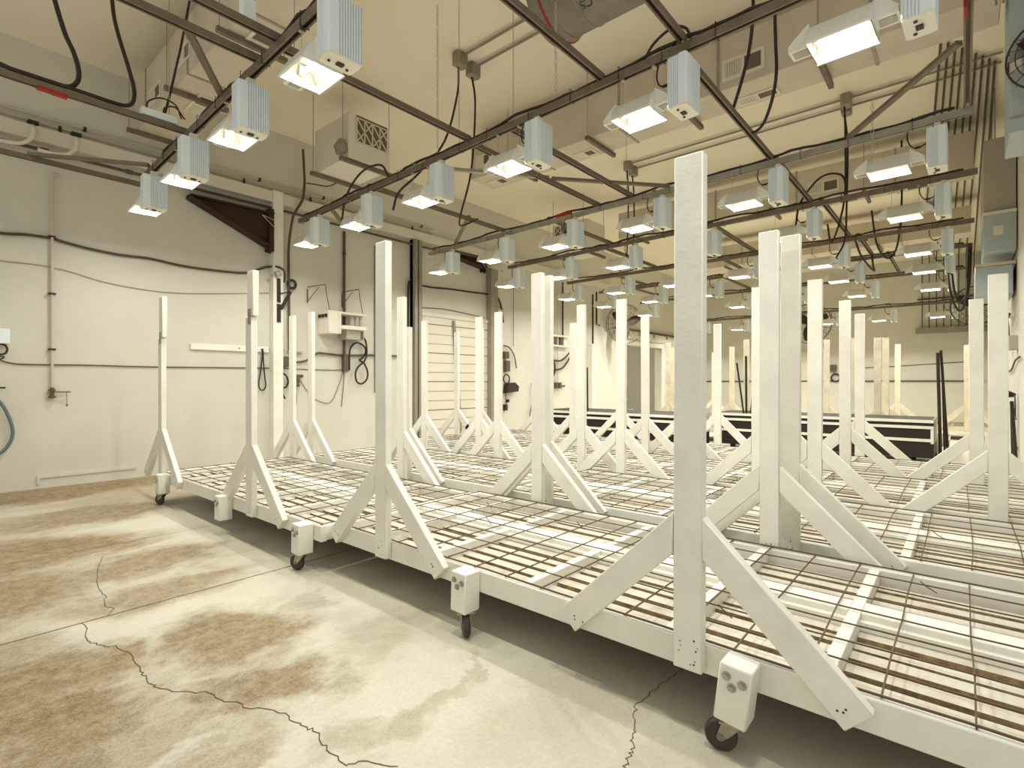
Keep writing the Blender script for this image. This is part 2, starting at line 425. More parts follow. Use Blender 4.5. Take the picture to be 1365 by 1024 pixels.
bench('white slatted rolling bench nearest the camera, front row, right half, with the tallest looking post', 1.60, 2.76, -.40, 2.70,
      [(.64,'f',1.755),(2.215,'f',1.765),(.72,'b',1.80),(2.16,'b',1.79)],
      [(.50,'f',7,105),(1.60,'f',2,235),(-.30,'h'),(-.25,'b'),(1.3,'b'),(2.55,'b')], joists=[.69,1.13,1.733,2.305,2.75])
b2 = bench('white slatted rolling bench in the front row beside the left wall, on small casters', 1.52, 2.70, 2.708, 5.48,
      [(3.55,'f',1.79,1.49),(5.36,'f',1.81,1.45),(3.55,'b',1.77),(5.42,'b',1.77)],
      [(2.83,'f',2,110),(3.94,'f',0,None),(5.26,'f',0,110),(2.95,'b'),(4.1,'b'),(5.3,'b')])
bench('white slatted rolling bench in the second row, right half, behind the nearest bench', 2.95, 4.10, -.40, 2.62,
      [(.665,'f',1.80),(2.20,'f',1.80),(.78,'b',1.77),(2.28,'b',1.79)], [(-.2,'h'),(1.3,'h'),(2.5,'h'),(-.2,'b'),(1.3,'b'),(2.5,'b')])
bench('white slatted rolling bench in the second row, left half, near the wall mounted heater shelf', 2.955, 4.08, 2.70, 5.50,
      [(3.75,'f',1.55),(5.43,'f',1.83),(3.72,'b',1.80)], [(2.8,'h'),(4.1,'h'),(5.4,'h'),(2.8,'b'),(4.1,'b'),(5.4,'b')], detail=False)
bench('white slatted rolling bench in the third row, right half, running to the right wall', 4.25, 5.45, -.40, 2.85,
      [(-.155,'f',1.70),(1.18,'f',1.78),(2.76,'f',1.80),(1.29,'b',1.82),(2.72,'b',1.81)], [(-.2,'h'),(1.3,'h'),(2.7,'h'),(-.2,'b'),(1.3,'b'),(2.7,'b')], detail=False)
bench('white slatted rolling bench in the third row, left half, facing the roller door', 4.275, 5.45, 2.90, 5.95,
      [(4.15,'f',1.80),(5.10,'f',1.83),(3.70,'b',1.80),(5.30,'b',1.84),(5.80,'b',1.82)], [(3.0,'h'),(4.4,'h'),(5.8,'h'),(3.0,'b'),(4.4,'b'),(5.8,'b')], detail=False)
bench('white slatted rolling bench in the fourth row, right half, before the black benches', 5.58, 6.72, -.40, 2.80,
      [(-.08,'f',1.72),(.81,'f',1.80),(2.36,'f',1.80),(.85,'b',1.80),(2.36,'b',1.80)], [(-.2,'h'),(1.3,'h'),(2.7,'h'),(-.2,'b'),(1.3,'b'),(2.7,'b')], detail=False)
bench('white slatted rolling bench in the fourth row, left half, before the long black bench', 5.58, 6.72, 2.85, 5.9,
      [(3.75,'b',1.80),(5.2,'b',1.78)], [(3.0,'h'),(4.4,'h'),(5.8,'h'),(3.0,'b'),(4.4,'b'),(5.8,'b')], detail=False)
bench('distant white bench with tan posts behind the black bench at right', 9.40, 10.45, .15, 2.1,
      [(.96,'f',1.72),(1.27,'f',1.73),(.96,'b',1.79),(1.80,'b',1.80)], [(.3,'h'),(2.0,'h'),(.3,'b'),(2.0,'b')], wood='wood_aged', detail=False)
bench('distant white bench with tan posts behind the black bench, seen left of centre', 9.40, 10.45, 2.2, 5.3,
      [(2.80,'f',1.79),(4.20,'f',1.80),(3.4,'b',1.75),(4.6,'b',1.78)], [(2.4,'h'),(5.1,'h'),(2.4,'b'),(5.1,'b')], wood='wood_aged', detail=False)
bench('farthest white bench with tan posts standing by the right end of the far wall', 12.6, 13.7, -.35, 2.2,
      [(-.05,'f',1.74),(.97,'f',1.80),(-.12,'b',1.72),(1.75,'b',1.75)], [(-.2,'h'),(2.0,'h'),(-.2,'b'),(2.0,'b')], wood='wood_aged', detail=False)
bench('farthest white bench with tan posts standing before the middle of the far wall', 12.6, 13.7, 2.3, 5.0,
      [(2.9,'f',1.78),(3.6,'f',1.74),(4.5,'f',1.77),(3.3,'b',1.75)], [(2.5,'h'),(4.8,'h'),(2.5,'b'),(4.8,'b')], wood='wood_aged', detail=False)
bench('white bench with thin posts inside the side room past the doorway', 13.2, 14.3, 7.5, 9.6,
      [(7.9,'f',1.75),(9.0,'f',1.75),(8.3,'b',1.7)], [(7.7,'h'),(9.4,'h'),(7.7,'b'),(9.4,'b')], wood='wood_aged', mesh=False, detail=False)


# black benches with white edge strips and standing rods
def black_bench(label, v0, v1, u0, u1):
    t = thing('black_bench', label, 'bench', (v0, u0, 0), 'black tray benches')
    D, L = v1-v0, u1-u0
    for z in (.575, .50, .34):
        MB().box(-.02, 0, 0, L, z-.018, z+.018).build('edge_strip', 'wood', t)
        MB().box(D, D+.012, 0, L, z-.014, z+.014).build('edge_strip', 'wood', t)
    MB().box(0, D, 0, L, .12, .47).build('tray', 'tray', t)
    MB().box(0, D, 0, L, .53, .59).build('tray_top', 'tray', t)
    MB().box(-.012, 0, 0, .03, .30, .48).box(-.012, 0, L-.03, L, .30, .48).build('end_upright', 'wood', t)
    for x in (.1, D-.1):
        for y in (.25, L/2, L-.25):
            MB().box(x-.03, x+.03, y-.03, y+.03, 0, .12).build('leg', 'tray', t)
    for y in (0, L):
        MB().box(.02, D-.02, y-.006, y+.006, .30, .60).build('end_plate', 'box', t)
    return t
black_bench('low black tray bench with white edge strips standing at right before the tan posts', 8.30, 9.25, .28, 2.96)
black_bench('low black tray bench with white edge strips standing toward the left wall', 7.15, 8.2, 3.0, 5.5)
def rod(label, a, b, r=.014):
    tag(MB().tube([a, b], r, 8).build('steel_rod', 'cable'), label, 'rod', 'dark rods standing at the black benches')
rod('dark rod leaning at the right end of the black bench, leftmost of its three', (8.40,.215,.0), (8.40,.245,1.43), .018)
rod('dark rod leaning at the right end of the black bench, middle one', (8.46,.175,.0), (8.44,.20,1.25), .012)
rod('dark rod leaning at the right end of the black bench, rightmost of three', (8.52,.14,.0), (8.42,.215,1.46), .015)
rod('dark rod upright behind the slim post right of the big post', (8.33,2.91,.59), (8.33,2.89,1.53), .013)
rod('dark rod tilted left in the cluster left of the twin posts', (8.33,2.53,.59), (8.33,2.63,1.36))
rod('dark rod upright in the cluster left of the twin posts', (8.36,2.50,.59), (8.36,2.505,1.46), .017)
rod('dark rod tilted right in the cluster left of the twin posts', (8.33,2.43,.59), (8.33,2.38,1.10))
rod('dark rod upright on the left black bench near the valve manifold', (7.19,4.58,.59), (7.19,4.59,1.30))
rod('dark rod tilted on the left black bench beside the manifold', (7.18,4.80,.59), (7.18,4.86,1.44), .012)
rod('thin dark rod crossing its neighbour beside the manifold', (7.21,4.87,.59), (7.21,4.78,1.32), .012)

# ------------------------------------------------------------------ grow lights on strut rails
def grow_light():
    t = thing('grow_light', '', 'grow light')
    # heat sink outline: smooth corner strips and fins on the two broad faces and part of the ends
    o = []
    def fins_x(y, s, x0, x1):
        n = 9; p = (x1-x0)/n; out = []
        for k in range(n):
            a = x0+p*k
            out += [(a+p*.06, y), (a+p*.5, y), (a+p*.56, y-s*.012), (a+p*.97, y-s*.012)]
        return out
    def fins_y(x, s, y0, y1):
        n = 5; p = (y1-y0)/n; out = []
        for k in range(n):
            a = y0+p*k
            out += [(x, a+p*.06), (x, a+p*.5), (x-s*.009, a+p*.56), (x-s*.009, a+p*.97)]
        return out
    o += [(-.095,-.052),(-.088,-.06),(-.05,-.06)] + fins_x(-.06,-1,-.045,.088) + [(.09,-.06),(.095,-.055)]
    o += [(.095,-.02),(.095,.055),(.09,.06)]
    o += list(reversed(fins_x(.06,1,-.06,.085))) + [(-.07,.06),(-.089,.06),(-.095,.053)]
    o += list(reversed(fins_y(-.095,-1,-.015,.05))) + [(-.095,-.02)]
    bal = MB().prism(o, 'z', -.345, -.055).build('ballast', 'ballast', t)
    c = MB().prism([(-.082,-.058),(.082,-.058),(.092,-.04),(.092,.04),(.082,.058),(-.082,.058),(-.092,.04),(-.092,-.04)], 'z', -.356, -.345)
    c.build('bottom_cap', 'cap', bal)
    MB().box(-.018,.018,-.014,.014,-.364,-.356).build('connector', 'screw', bal)
    for q in ((.05,.02),(-.055,.01)): MB().cyl((*q,-.362),(*q,-.355),.008,8).build('dial', 'screw', bal)
    MB().box(-.07,.07,-.045,.045,-.056,-.05).build('top_cap', 'cap', bal)
    MB().box(-.025,.025,-.02,.02,-.05,-.004).build('hanger_bracket', 'cap', t)
    # reflector shell
    y0, y1 = .165, .435
    sec = [(-.118,-.30),(-.075,-.205),(-.03,-.175),(.03,-.175),(.075,-.205),(.118,-.30)]
    ins = [(-.114,-.30),(-.072,-.209),(-.028,-.180),(.028,-.180),(.072,-.209),(.114,-.30)]
    def gut(sec, ya, yb):
        mb = MB(); n = len(sec)
        vv = [(a, ya, b) for a, b in sec]+[(a, yb, b) for a, b in sec]
        mb.add(vv, [(i, i+1, n+i+1, n+i) for i in range(n-1)])
        mb.add([(a, ya, b) for a, b in sec], [tuple(range(n))]); mb.add([(a, yb, b) for a, b in sec], [tuple(range(n))])
        return mb
    g = gut(sec, y0, y1)
    g.box(-.124,-.112,y0,y1,-.304,-.297); g.box(.112,.124,y0,y1,-.304,-.297)
    sh = g.build('reflector_shell', 'shell', t)
    gut(ins, y0+.004, y1-.004).build('inner_reflector', 'hammer', sh)
    for (ya, yb) in ((y0-.095, y0), (y1+.095, y1)):
        lo, hi = sorted((ya, yb)); s = 1 if yb > ya else -1
        poly = [(ya,-.275),(ya,-.245),(ya+s*.03,-.215),(yb,-.165),(yb,-.275)]
        e = MB().prism(poly, 'x', -.05, .05).build('end_cap', 'shell', sh)
        MB().box(-.03,.03,lo+.012,hi-.015,-.279,-.2745).build('socket_slot', 'box', e)
    for ya in (y0+.002, y1-.03): MB().box(-.012,.012,ya,ya+.028,-.250,-.200).build('lamp_socket', 'cap', sh)
    MB().tube([(0,y0+.03,-.245),(0,y1-.03,-.245)], .011, 10).build('lamp_tube', 'lamp', t)
    h = MB()
    for y in (.19, .41):
        h.tube([(0,y,.0),(0,y,-.176)], .0016, 4)
        h.box(-.016,.016,y-.012,y+.012,-.012,.0)
    h.build('hanging_wires', 'bolt', t)
    MB().tube(spl([(.03,.06,.055),(.05,.12,.085),(.045,.17,.05),(.02,.185,-.05),(0,.16,-.13),(0,.12,-.155),(0,.075,-.14),(0,.055,-.135)]), .005, 6).tube([(0,.135,-.152),(0,.10,-.152)], .009, 6).build('power_cord', 'cable', t)
    ld = bpy.data.lights.new('lamp_light', 'AREA'); ld.shape = 'RECTANGLE'; ld.size = .045; ld.size_y = .20
    ld.energy = LAMP_W; ld.color = LAMP_COL
    lo = bpy.data.objects.new('lamp_light', ld); COL.objects.link(lo); lo.parent = t; lo.location = (0, (y0+y1)/2, -.268)
    return t
def copy_tree(o, parent=None):
    c = o.copy(); COL.objects.link(c)
    if parent: c.parent = parent
    for ch in list(o.children): copy_tree(ch, c)
    return c
GU = [5.70, 4.60, 3.49, 2.38, 1.26, .15]                 # ballast positions along a rail, from the left wall
# rail: (v at y=0, slope, y start, y end, z of rail bottom, material, words for the label, indices of lights shown)
RAILS = [(1.375,.027,-.2,6.10,3.02,'strut','on the rail nearest the camera',range(0,6)),
         (2.985,.035,-.3,6.20,3.02,'strut','on the second rail from the camera',range(0,6)),
         (5.09,.035,-.05,6.25,3.02,'strut_pale','on the third rail from the camera',range(0,6)),
         (6.58,.042,-.1,5.95,3.02,'strut','on the fourth rail from the camera',range(0,6)),
         (8.55,.02,-.1,6.0,3.02,'strut','on the fifth rail from the camera',range(0,6)),
         (10.05,.0,-.1,6.1,3.02,'strut','on the sixth rail from the camera',range(0,6)),
         (12.0,.0,-.1,6.1,3.02,'strut','on the seventh rail from the camera',range(0,6)),
         (15.5,.0,-.1,6.1,2.86,'strut','on the farthest rail',range(0,6))]
proto = None
for ri, (v, sl_, ya, yb, zb, mname, words_, idx) in enumerate(RAILS):
    m = MB().channel((v+sl_*ya, ya, zb+.025), (v+sl_*yb, yb, zb+.025), .045, .05)
    tag(m.build('light_rail', mname), 'steel strut rail carrying grow lights, ' + ('nearest the camera' if ri == 0 else ORD[ri]+' from the camera'), 'rail', 'grow light rails')
    for k in idx:
        if ri == 6 and k == 0: far_lamp = bpy.data.lights['lamp_light'].copy(); far_lamp.energy = LAMP_W*2.0
        if proto is None: proto = grow_light(); g = proto
        else: g = copy_tree(proto)
        u = GU[k]
        g.location = (v+sl_*u, u, zb)
        if ri >= 6:                                   # stronger lamps on the two rails by the far wall
            for ch in g.children:
                if ch.type == 'LIGHT': ch.data = far_lamp
        g.rotation_euler = (0, 0, -math.atan(sl_) + random.uniform(-.012,.012))
        pos = 'nearest the left wall' if k == 0 else ('at the right end' if k == 5 else ORD[k]+' from the left wall')
        g['label'] = 'lit grow light %s, %s' % (words_, pos); g['group'] = 'hanging grow lights'
    # bundled cable lying on the rail
    pts = []; y = ya+.1; n = int((yb-ya-.2)/.09)
    for i in range(n+1):
        y = ya+.1+(yb-ya-.2)*i/n
        pts.append((v+sl_*y+random.uniform(-.008,.008), y, zb+.066+random.uniform(-.003,.006)+max(0, .022*math.sin(y*5.1+ri))))
    pb = MB().tube(pts, .011, 6)
    pb.tube([(p[0]+.012, p[1]+.02, p[2]+random.uniform(-.002,.014)) for p in pts], .007, 6)
    yy = ya+.35
    while yy < yb-.2:
        x = v+sl_*yy
        pb.tube([(x-.026,yy,zb-.003),(x+.026,yy,zb-.003),(x+.026,yy,zb+.08),(x-.026,yy,zb+.08)], .0028, 4, closed=True)
        yy += .42+random.uniform(-.12,.12)
    tag(pb.build('power_cable', 'cable'), 'black cable bundle tied along the top of the grow light rail ' + ('nearest the camera' if ri == 0 else ORD[ri]+' from the camera'), 'cable', 'cables on the rails')
def rv(i, u): return RAILS[i][0]+RAILS[i][1]*u

# cross struts from rail to rail, hung on threaded rods
def cross(label, v0, v1, u, z=3.092, m='strut', rods=False, slope=0):
    t = thing('cross_strut', label, 'strut', (v0, u, z), 'cross struts under the ceiling')
    MB().channel((0,0,0), (v1-v0, slope, 0), .042, .042).build('channel', m, t)
    if rods:
        for x in (.12, v1-v0-.12):
            if v0+x > -.2:
                MB().tube([(x,0,.02),(x,0,HC-z)], .003, 5).build('threaded_rod', 'bolt', t)
    return t
cross('brown strut from the left wall corner, lowest at the upper left of the photo', -.6, rv(0,6.05)+.12, 6.40)
cross('brown strut with a red taped mark and thick black cables at upper left', -.6, rv(0,4.78), 4.78, rods=True)
cross('broad brown strut joining the nearest rail at top left, lower of a pair', -.6, rv(0,3.36), 3.36)
cross('broad brown strut joining the nearest rail at top left, upper of a pair', -.6, rv(0,3.07), 3.07)
cross('brown cross strut between the nearest and second rail, seen left of the tall chain', rv(0,3.13), rv(1,3.13), 3.13, rods=True)
cross('brown cross strut running from the canvas cylinder to the second rail', rv(0,1.83), rv(1,1.83), 1.83)
cross('brown cross strut reaching the second rail above the big post', rv(0,1.26), rv(1,1.26), 1.26)
cross('brown cross strut from second to third rail right of the big post', rv(1,1.32), rv(2,1.32), 1.32)
cross('brown cross strut from second to third rail, left of the big post', rv(1,2.74), rv(2,2.74), 2.74, rods=True)
cross('broad brown cross strut from second to third rail, under the duct end', rv(1,3.17), rv(2,3.17), 3.17)
cross('brown cross strut from second to third rail close to the left wall', rv(1,4.66), rv(2,4.66), 4.66)
cross('slotted strut beside the right wall from second to third rail', rv(1,-.0)-.6, rv(2,-.0), -.02)
cross('short brown strut piece behind the slotted one by the right wall', 3.0, 4.2, -.16, 3.3)
for (i, u, w_) in ((2,1.30,'third to fourth rail, at right'), (2,3.9,'third to fourth rail, at left'), (3,1.20,'fourth to fifth rail, at right'), (3,2.45,'fourth to fifth rail, middle'), (3,4.1,'fourth to fifth rail, at left'),
                   (4,1.1,'fifth to sixth rail, at right'), (4,3.0,'fifth to sixth rail, middle'), (4,5.0,'fifth to sixth rail, at left'), (5,.9,'sixth to seventh rail, at right'), (5,3.5,'sixth to seventh rail, middle'), (5,5.4,'sixth to seventh rail, at left')):
    cross('brown cross strut from '+w_, rv(i,u), rv(i+1,u), u)
# diagonal bracing
def diag(label, a, b, m='strut'):
    tag(MB().beam(a, b, .04, .028).build('diagonal_brace', m), label, 'brace', 'diagonal braces of the strut grid')
diag('thin diagonal strut beside the lowest beam at upper left', (.75,6.40,3.125), (1.50,5.75,3.085))
diag('perforated diagonal brace between the paired struts and the nearest rail', (1.06,3.40,3.13), (1.46,3.95,3.085))
diag('pale diagonal strut right of the small white ceiling unit', (rv(1,3.9),3.9,3.085), (4.25,3.17,3.125), 'strut_pale')
diag('diagonal brace under the third rail near the right wall', (5.10,.72,3.085), (4.2,.02,3.13))
diag('diagonal brace between the strut pair left of the big post', (4.3,3.17,3.13), (5.16,2.3,3.085))
diag('diagonal brace at the far left end of the second rail', (rv(1,5.5),5.5,3.085), (3.75,6.1,3.10))
diag('diagonal brace at the left end of the third rail', (5.25,5.6,3.085), (4.6,4.66,3.125))
MBt = MB().box(.60,.68,4.756,4.804,3.060,3.078).box(.68,.76,4.757,4.803,3.056,3.078)
tag(MBt.build('red_tape', 'red'), 'red tape mark on the strut at upper left', 'tape')
tag(MB().box(3.62,3.74,-.015,.0,3.02,3.065).build('red_tape', 'red'), 'red tape mark on the slotted strut near the right wall', 'tape')
tag(MB().box(3.95,4.1,-.19,-.13,3.262,3.278).build('red_tape', 'red'), 'red tape mark on the short strut piece near the right wall', 'tape')
tag(MB().box(5.185,5.235,3.55,3.75,3.066,3.10).build('red_tape', 'red'), 'red tape mark on the third rail left of the far filter box', 'tape')

# chains
def chain(label, x, y, z0, z1):
    mb = MB(); n = int((z1-z0)/.045)
    for k in range(n):
        z = z0+(z1-z0)*(k+.5)/n; a = .026
        pts = []
        for q in range(8):
            c, s_ = math.cos(2*PI*q/8)*.009, math.sin(2*PI*q/8)*a
            pts.append((x+(c if k % 2 else 0), y+(0 if k % 2 else c), z+s_))
        mb.tube(pts, .0028, 4, closed=True)
    tag(mb.build('hanging_chain', 'pipe'), label, 'chain', 'chains from the ceiling')
chain('pale chain hanging from the ceiling to the second rail, left one', rv(1,3.55), 3.55, 3.07, HC)
chain('pale chain hanging in front of the canvas cylinder', rv(1,2.22), 2.22, 3.07, HC)
chain('short chain beside the fixture at right by the third rail', 5.02, .55, 2.75, 3.3)

# ceiling junction boxes with conduits and cable drops
def drop_pair(label1, label2, x, y, ends):
    for j, (lab, dx, dy) in enumerate(((label1, 0, 0), (label2, .22, .03))):
        t = thing('junction_box', lab, 'junction box', (x+dx, y+dy, HC), 'ceiling junction boxes')
        MB().prism([(-.06,-.05),(.06,-.05),(.075,0),(.06,.05),(-.06,.05),(-.075,0)], 'z', -.13, -.002).build('box', 'galv', t)
        e = ends[j]
        pts = [(0,.02,-.11)]+[(p[0]-x-dx, p[1]-y-dy, p[2]-HC) for p in e]
        MB().tube(spl(pts), .011, 7).build('drop_cable', 'cable', t)
drop_pair('grey box on the ceiling with a black cable, left of the near pair', 'grey box on the ceiling with a black cable, right of the near pair', 3.72, 3.9,
          [[(3.70,3.92,4.0),(3.58,3.98,3.5),(3.35,4.1,3.14),(3.22,4.25,2.95),(3.2,4.32,2.78)], [(3.97,3.93,4.0),(3.93,3.95,3.3),(4.0,4.2,2.85),(4.4,4.55,2.95),(4.75,4.66,3.13)]])
drop_pair('grey ceiling box of the middle pair left of the big post, left one', 'grey ceiling box of the middle pair left of the big post, right one', 7.23, 3.88,
          [[(7.23,3.88,4.0),(7.22,3.88,3.5),(7.2,3.9,2.9),(7.1,3.95,2.75)], [(7.45,3.9,4.0),(7.45,3.9,3.4),(7.4,3.92,2.95)]])
drop_pair('grey ceiling box of the pair at right by the duct, left one', 'grey ceiling box of the pair at right by the duct, right one', 7.2, 1.04,
          [[(7.2,1.05,3.9),(7.2,1.06,3.2),(7.3,1.2,2.75),(7.6,1.3,3.05)], [(7.43,1.06,3.9),(7.43,1.07,3.2),(7.5,1.1,2.8),(7.55,1.2,2.6)]])
for i, (x, lab) in enumerate(((3.73,'thin conduit on the ceiling above the second rail, nearer of two'), (3.95,'thin conduit on the ceiling above the second rail, farther of two'), (7.23,'thin conduit across the ceiling behind the duct, nearer of two'), (7.45,'thin conduit across the ceiling behind the duct, farther of two'))):
    tag(MB().tube([(x,-.3,HC-.03),(x,3.85 if i < 2 else 3.9,HC-.03)], .0125, 8).build('conduit', 'galv'), lab, 'conduit', 'ceiling conduits')
def cable(label, pts, r=.013, m='cable', name='black_cable', group=None, n=6):
    return tag(MB().tube(spl(pts, n), r, 7).build(name, m), label, 'cable', group)
cable('thick black cable drooping from the ceiling at upper left, left one', [(.62,5.0,4.40),(.70,5.0,3.95),(.768,4.95,3.618),(.815,4.9,3.457),(.836,4.85,3.311),(.818,4.82,3.21),(.75,4.80,3.145),(.55,4.80,3.133),(.3,4.80,3.16),(-.5,4.80,3.15)], .016)
cable('thick black cable drooping from the ceiling at upper left, right one', [(1.05,5.0,4.40),(1.066,5.0,3.995),(1.084,4.95,3.779),(1.13,4.9,3.549),(1.166,4.85,3.344),(1.159,4.82,3.22),(1.107,4.79,3.15),(1.0,4.77,3.131),(.8,4.765,3.131),(.2,4.765,3.131),(-.5,4.765,3.131)], .014)
cable('black cord hanging to the outlet box on the upper left strut', [(1.60,4.95,4.38),(1.509,4.9,3.862),(1.461,4.85,3.653),(1.404,4.8,3.397),(1.357,4.78,3.19)], .009)
cable('black cord hanging with an outlet plug between the paired struts', [(1.37,3.2,4.38),(1.36,3.2,3.9),(1.33,3.2,3.35)], .009)
t = thing('outlet_box', 'grey outlet box with two plugged cords on the strut by the nearest rail', 'outlet box', (1.30, 4.80, 3.125))
MB().box(-.10,.14,-.03,.03,0,.055).build('box', 'ballast', t); MB().tube(spl([(-.06,0,.055),(-.05,.0,.12),(.03,-.02,.17),(.12,-.05,.14),(.15,-.09,.03)]), .006, 6).build('cord', 'cable', t)
MB().tube(spl([(.05,0,.055),(.06,-.01,.11),(.12,-.05,.12),(.17,-.10,.03)]), .006, 6).build('cord', 'cable', t)
t = thing('outlet_box', 'grey outlet hanging from a black cord between the paired struts', 'outlet box', (1.33, 3.2, 3.2))
MB().box(-.035,.035,-.03,.03,0,.11).build('box', 'ballast', t); MB().tube([(0,0,.11),(0,0,.16)], .016, 8).build('plug', 'cable', t)
cable('long black cable drooping right of the near ballast on the second rail', [(3.85,1.12,4.40),(3.9,1.121,3.747),(3.95,1.14,3.623),(4.0,1.18,3.45),(4.05,1.248,3.279),(4.1,1.32,3.134)], .012)
cable('long black cable drooping further right beside the duct vents', [(4.28,1.08,4.40),(4.3,1.08,3.835),(4.3,1.075,3.606),(4.3,1.07,3.406),(4.35,1.109,3.243),(4.45,1.2,3.115),(4.5,1.29,3.085),(4.5,1.335,3.13)], .012)
cable('black cable looped over the second rail above the big post', [(3.05,1.56,3.06),(3.05,1.519,3.10),(3.05,1.468,3.16),(3.05,1.394,3.20),(3.05,1.322,3.21),(3.05,1.253,3.17),(3.05,1.225,3.09)], .009)
cable('black cable arched over the far left end of the second rail', [(rv(1,5.2),5.2,2.85),(rv(1,5.1),5.1,3.1),(rv(1,4.8),4.8,3.27),(rv(1,4.45),4.45,3.25),(rv(1,4.3),4.3,3.09)], .011)
cable('black cable arched over the fourth rail right of the twin posts', [(rv(3,1.45),1.45,2.85),(rv(3,1.4),1.4,3.1),(rv(3,1.25),1.2,3.33),(rv(3,1.0),1.0,3.3),(rv(3,1.0),.95,3.09)], .011)
cable('tangle of black cord hanging at the right end of the far rails', [(10.1,.15,3.05),(10.1,.12,2.5),(10.1,.05,2.25),(10.1,-.05,2.4),(10.1,-.08,3.05)], .018)
cable('second cord hanging at the right end of the far rails', [(10.0,.2,3.05),(10.0,.15,2.4),(10.0,.05,2.1),(10.0,-.03,2.3),(10.0,-.06,3.05)], .014)
cable('black cord draped between the fifth and sixth rail at right', [(8.6,1.15,3.08),(8.9,1.1,2.85),(9.3,1.0,2.7),(9.7,1.05,2.85),(10.0,1.1,3.08)], .014)
cable('black cord hanging in loops right of the middle fixtures', [(8.6,.95,3.4),(8.7,.9,2.95),(8.9,.8,2.78),(9.0,.7,2.95),(9.0,.65,3.5),(9.0,.65,4.4)], .012)

# ------------------------------------------------------------------ ducts and units under the ceiling
def grille(parent, c, w_, h_, axis, m2=True):
    """two-field register on a face: axis 'x' = face looking to -x (w along y), 'z' = face looking down (w along y, h along x)"""
    f = MB(); s = MB(); t_ = .012
    def bx(mb, a0, a1, b0, b1, d0, d1):
        if axis == 'x': mb.box(c[0]-d1, c[0]-d0, c[1]+a0, c[1]+a1, c[2]+b0, c[2]+b1)
        else: mb.box(c[0]+b0, c[0]+b1, c[1]+a0, c[1]+a1, c[2]-d1, c[2]-d0)
    fr = min(w_, h_)*.14
    bx(f, -w_/2, w_/2, -h_/2, -h_/2+fr, 0, t_); bx(f, -w_/2, w_/2, h_/2-fr, h_/2, 0, t_)
    bx(f, -w_/2, -w_/2+fr, -h_/2+fr, h_/2-fr, 0, t_); bx(f, w_/2-fr, w_/2, -h_/2+fr, h_/2-fr, 0, t_)
    bx(f, -.012, .012, -h_/2+fr, h_/2-fr, 0, t_)
    n = 7
    for k in range(n):                                            # louvres of the left field
        a = .012+(w_/2-fr-.012)*(k+.5)/n
        bx(f, a-.006, a+.006, -h_/2+fr, h_/2-fr, .002, .009)
    fo = f.build('register_frame', 'grille', parent)
    bx(s, -w_/2+fr, -.012, -h_/2+fr, h_/2-fr, 0, .003)
    s.build('louvre', 'slot', fo)
    s2 = MB(); bx(s2, .012, w_/2-fr, -h_/2+fr, h_/2-fr, 0, .003); s2.build('louvre', 'box', fo)
def duct(label, x0, x1, y0, y1, z0, z1, seams, vents, m='duct'):
    t = thing('air_duct', label, 'duct', ((x0+x1)/2, (y0+y1)/2, z0), 'rectangular air ducts')
    ox, oy = (x0+x1)/2, (y0+y1)/2
    MB().box(x0-ox, x1-ox, y0-oy, y1-oy, 0, z1-z0).build('duct_body', m, t, bevel=.006)
    for y in seams:
        a = .008
        MB().box(x0-ox-a, x1-ox+a, y-oy-.012, y-oy+.012, -a, z1-z0+a).build('seam_flange', 'strut_pale', t)
    for (ax, y, w_, h_, q) in vents:
        c = (x0-ox, y-oy, q) if ax == 'x' else (q, y-oy, 0)
        grille(t, c, w_, h_, ax)
    for y in [yy+.35 for yy in seams]:
        MB().box(x0-ox-.08, x1-ox+.08, y-oy-.02, y-oy+.02, -.045, -.004).build('trapeze_strut', 'strut', t)
        for x in (x0-ox-.06, x1-ox+.06):
            MB().tube([(x, y-oy, -.05), (x, y-oy, HC-z0)], .005, 5).build('threaded_rod', 'bolt', t)
    return t
duct('long galvanised duct crossing the ceiling behind the second rail', 4.92, 5.36, -.20, 4.95, 3.74, 4.22, [.55,1.72,2.75,3.9],
     [('x',1.50,.36,.19,.17),('x',4.72,.26,.16,.2),('z',1.46,.36,.15,.08),('z',3.36,.28,.16,.08),('z',4.7,.28,.18,.05)])
duct('galvanised duct above the nearest rail at the top left corner', 1.62, 2.0, .9, 6.70, 3.74, 4.24, [2.6,3.9,5.1,6.3],
     [('x',6.0,.36,.16,.14),('x',5.18,.30,.16,.2),('z',5.58,.42,.18,.08),('z',4.2,.4,.2,.03)])
duct('long galvanised duct in the depth behind the fourth rail', 8.75, 9.2, -.1, 4.9, 3.74, 4.22, [.7,1.9,3.1,4.2],
     [('x',1.55,.4,.18,.17),('z',1.4,.5,.16,.08),('z',.6,.5,.16,.08),('x',4.4,.3,.16,.2),('z',3.6,.4,.16,.05)])
duct('farthest galvanised duct crossing before the far wall', 12.4, 12.85, -.1, 4.9, 3.74, 4.22, [.9,2.4,3.8], [('x',1.6,.4,.18,.17),('z',3.6,.4,.16,.05)])

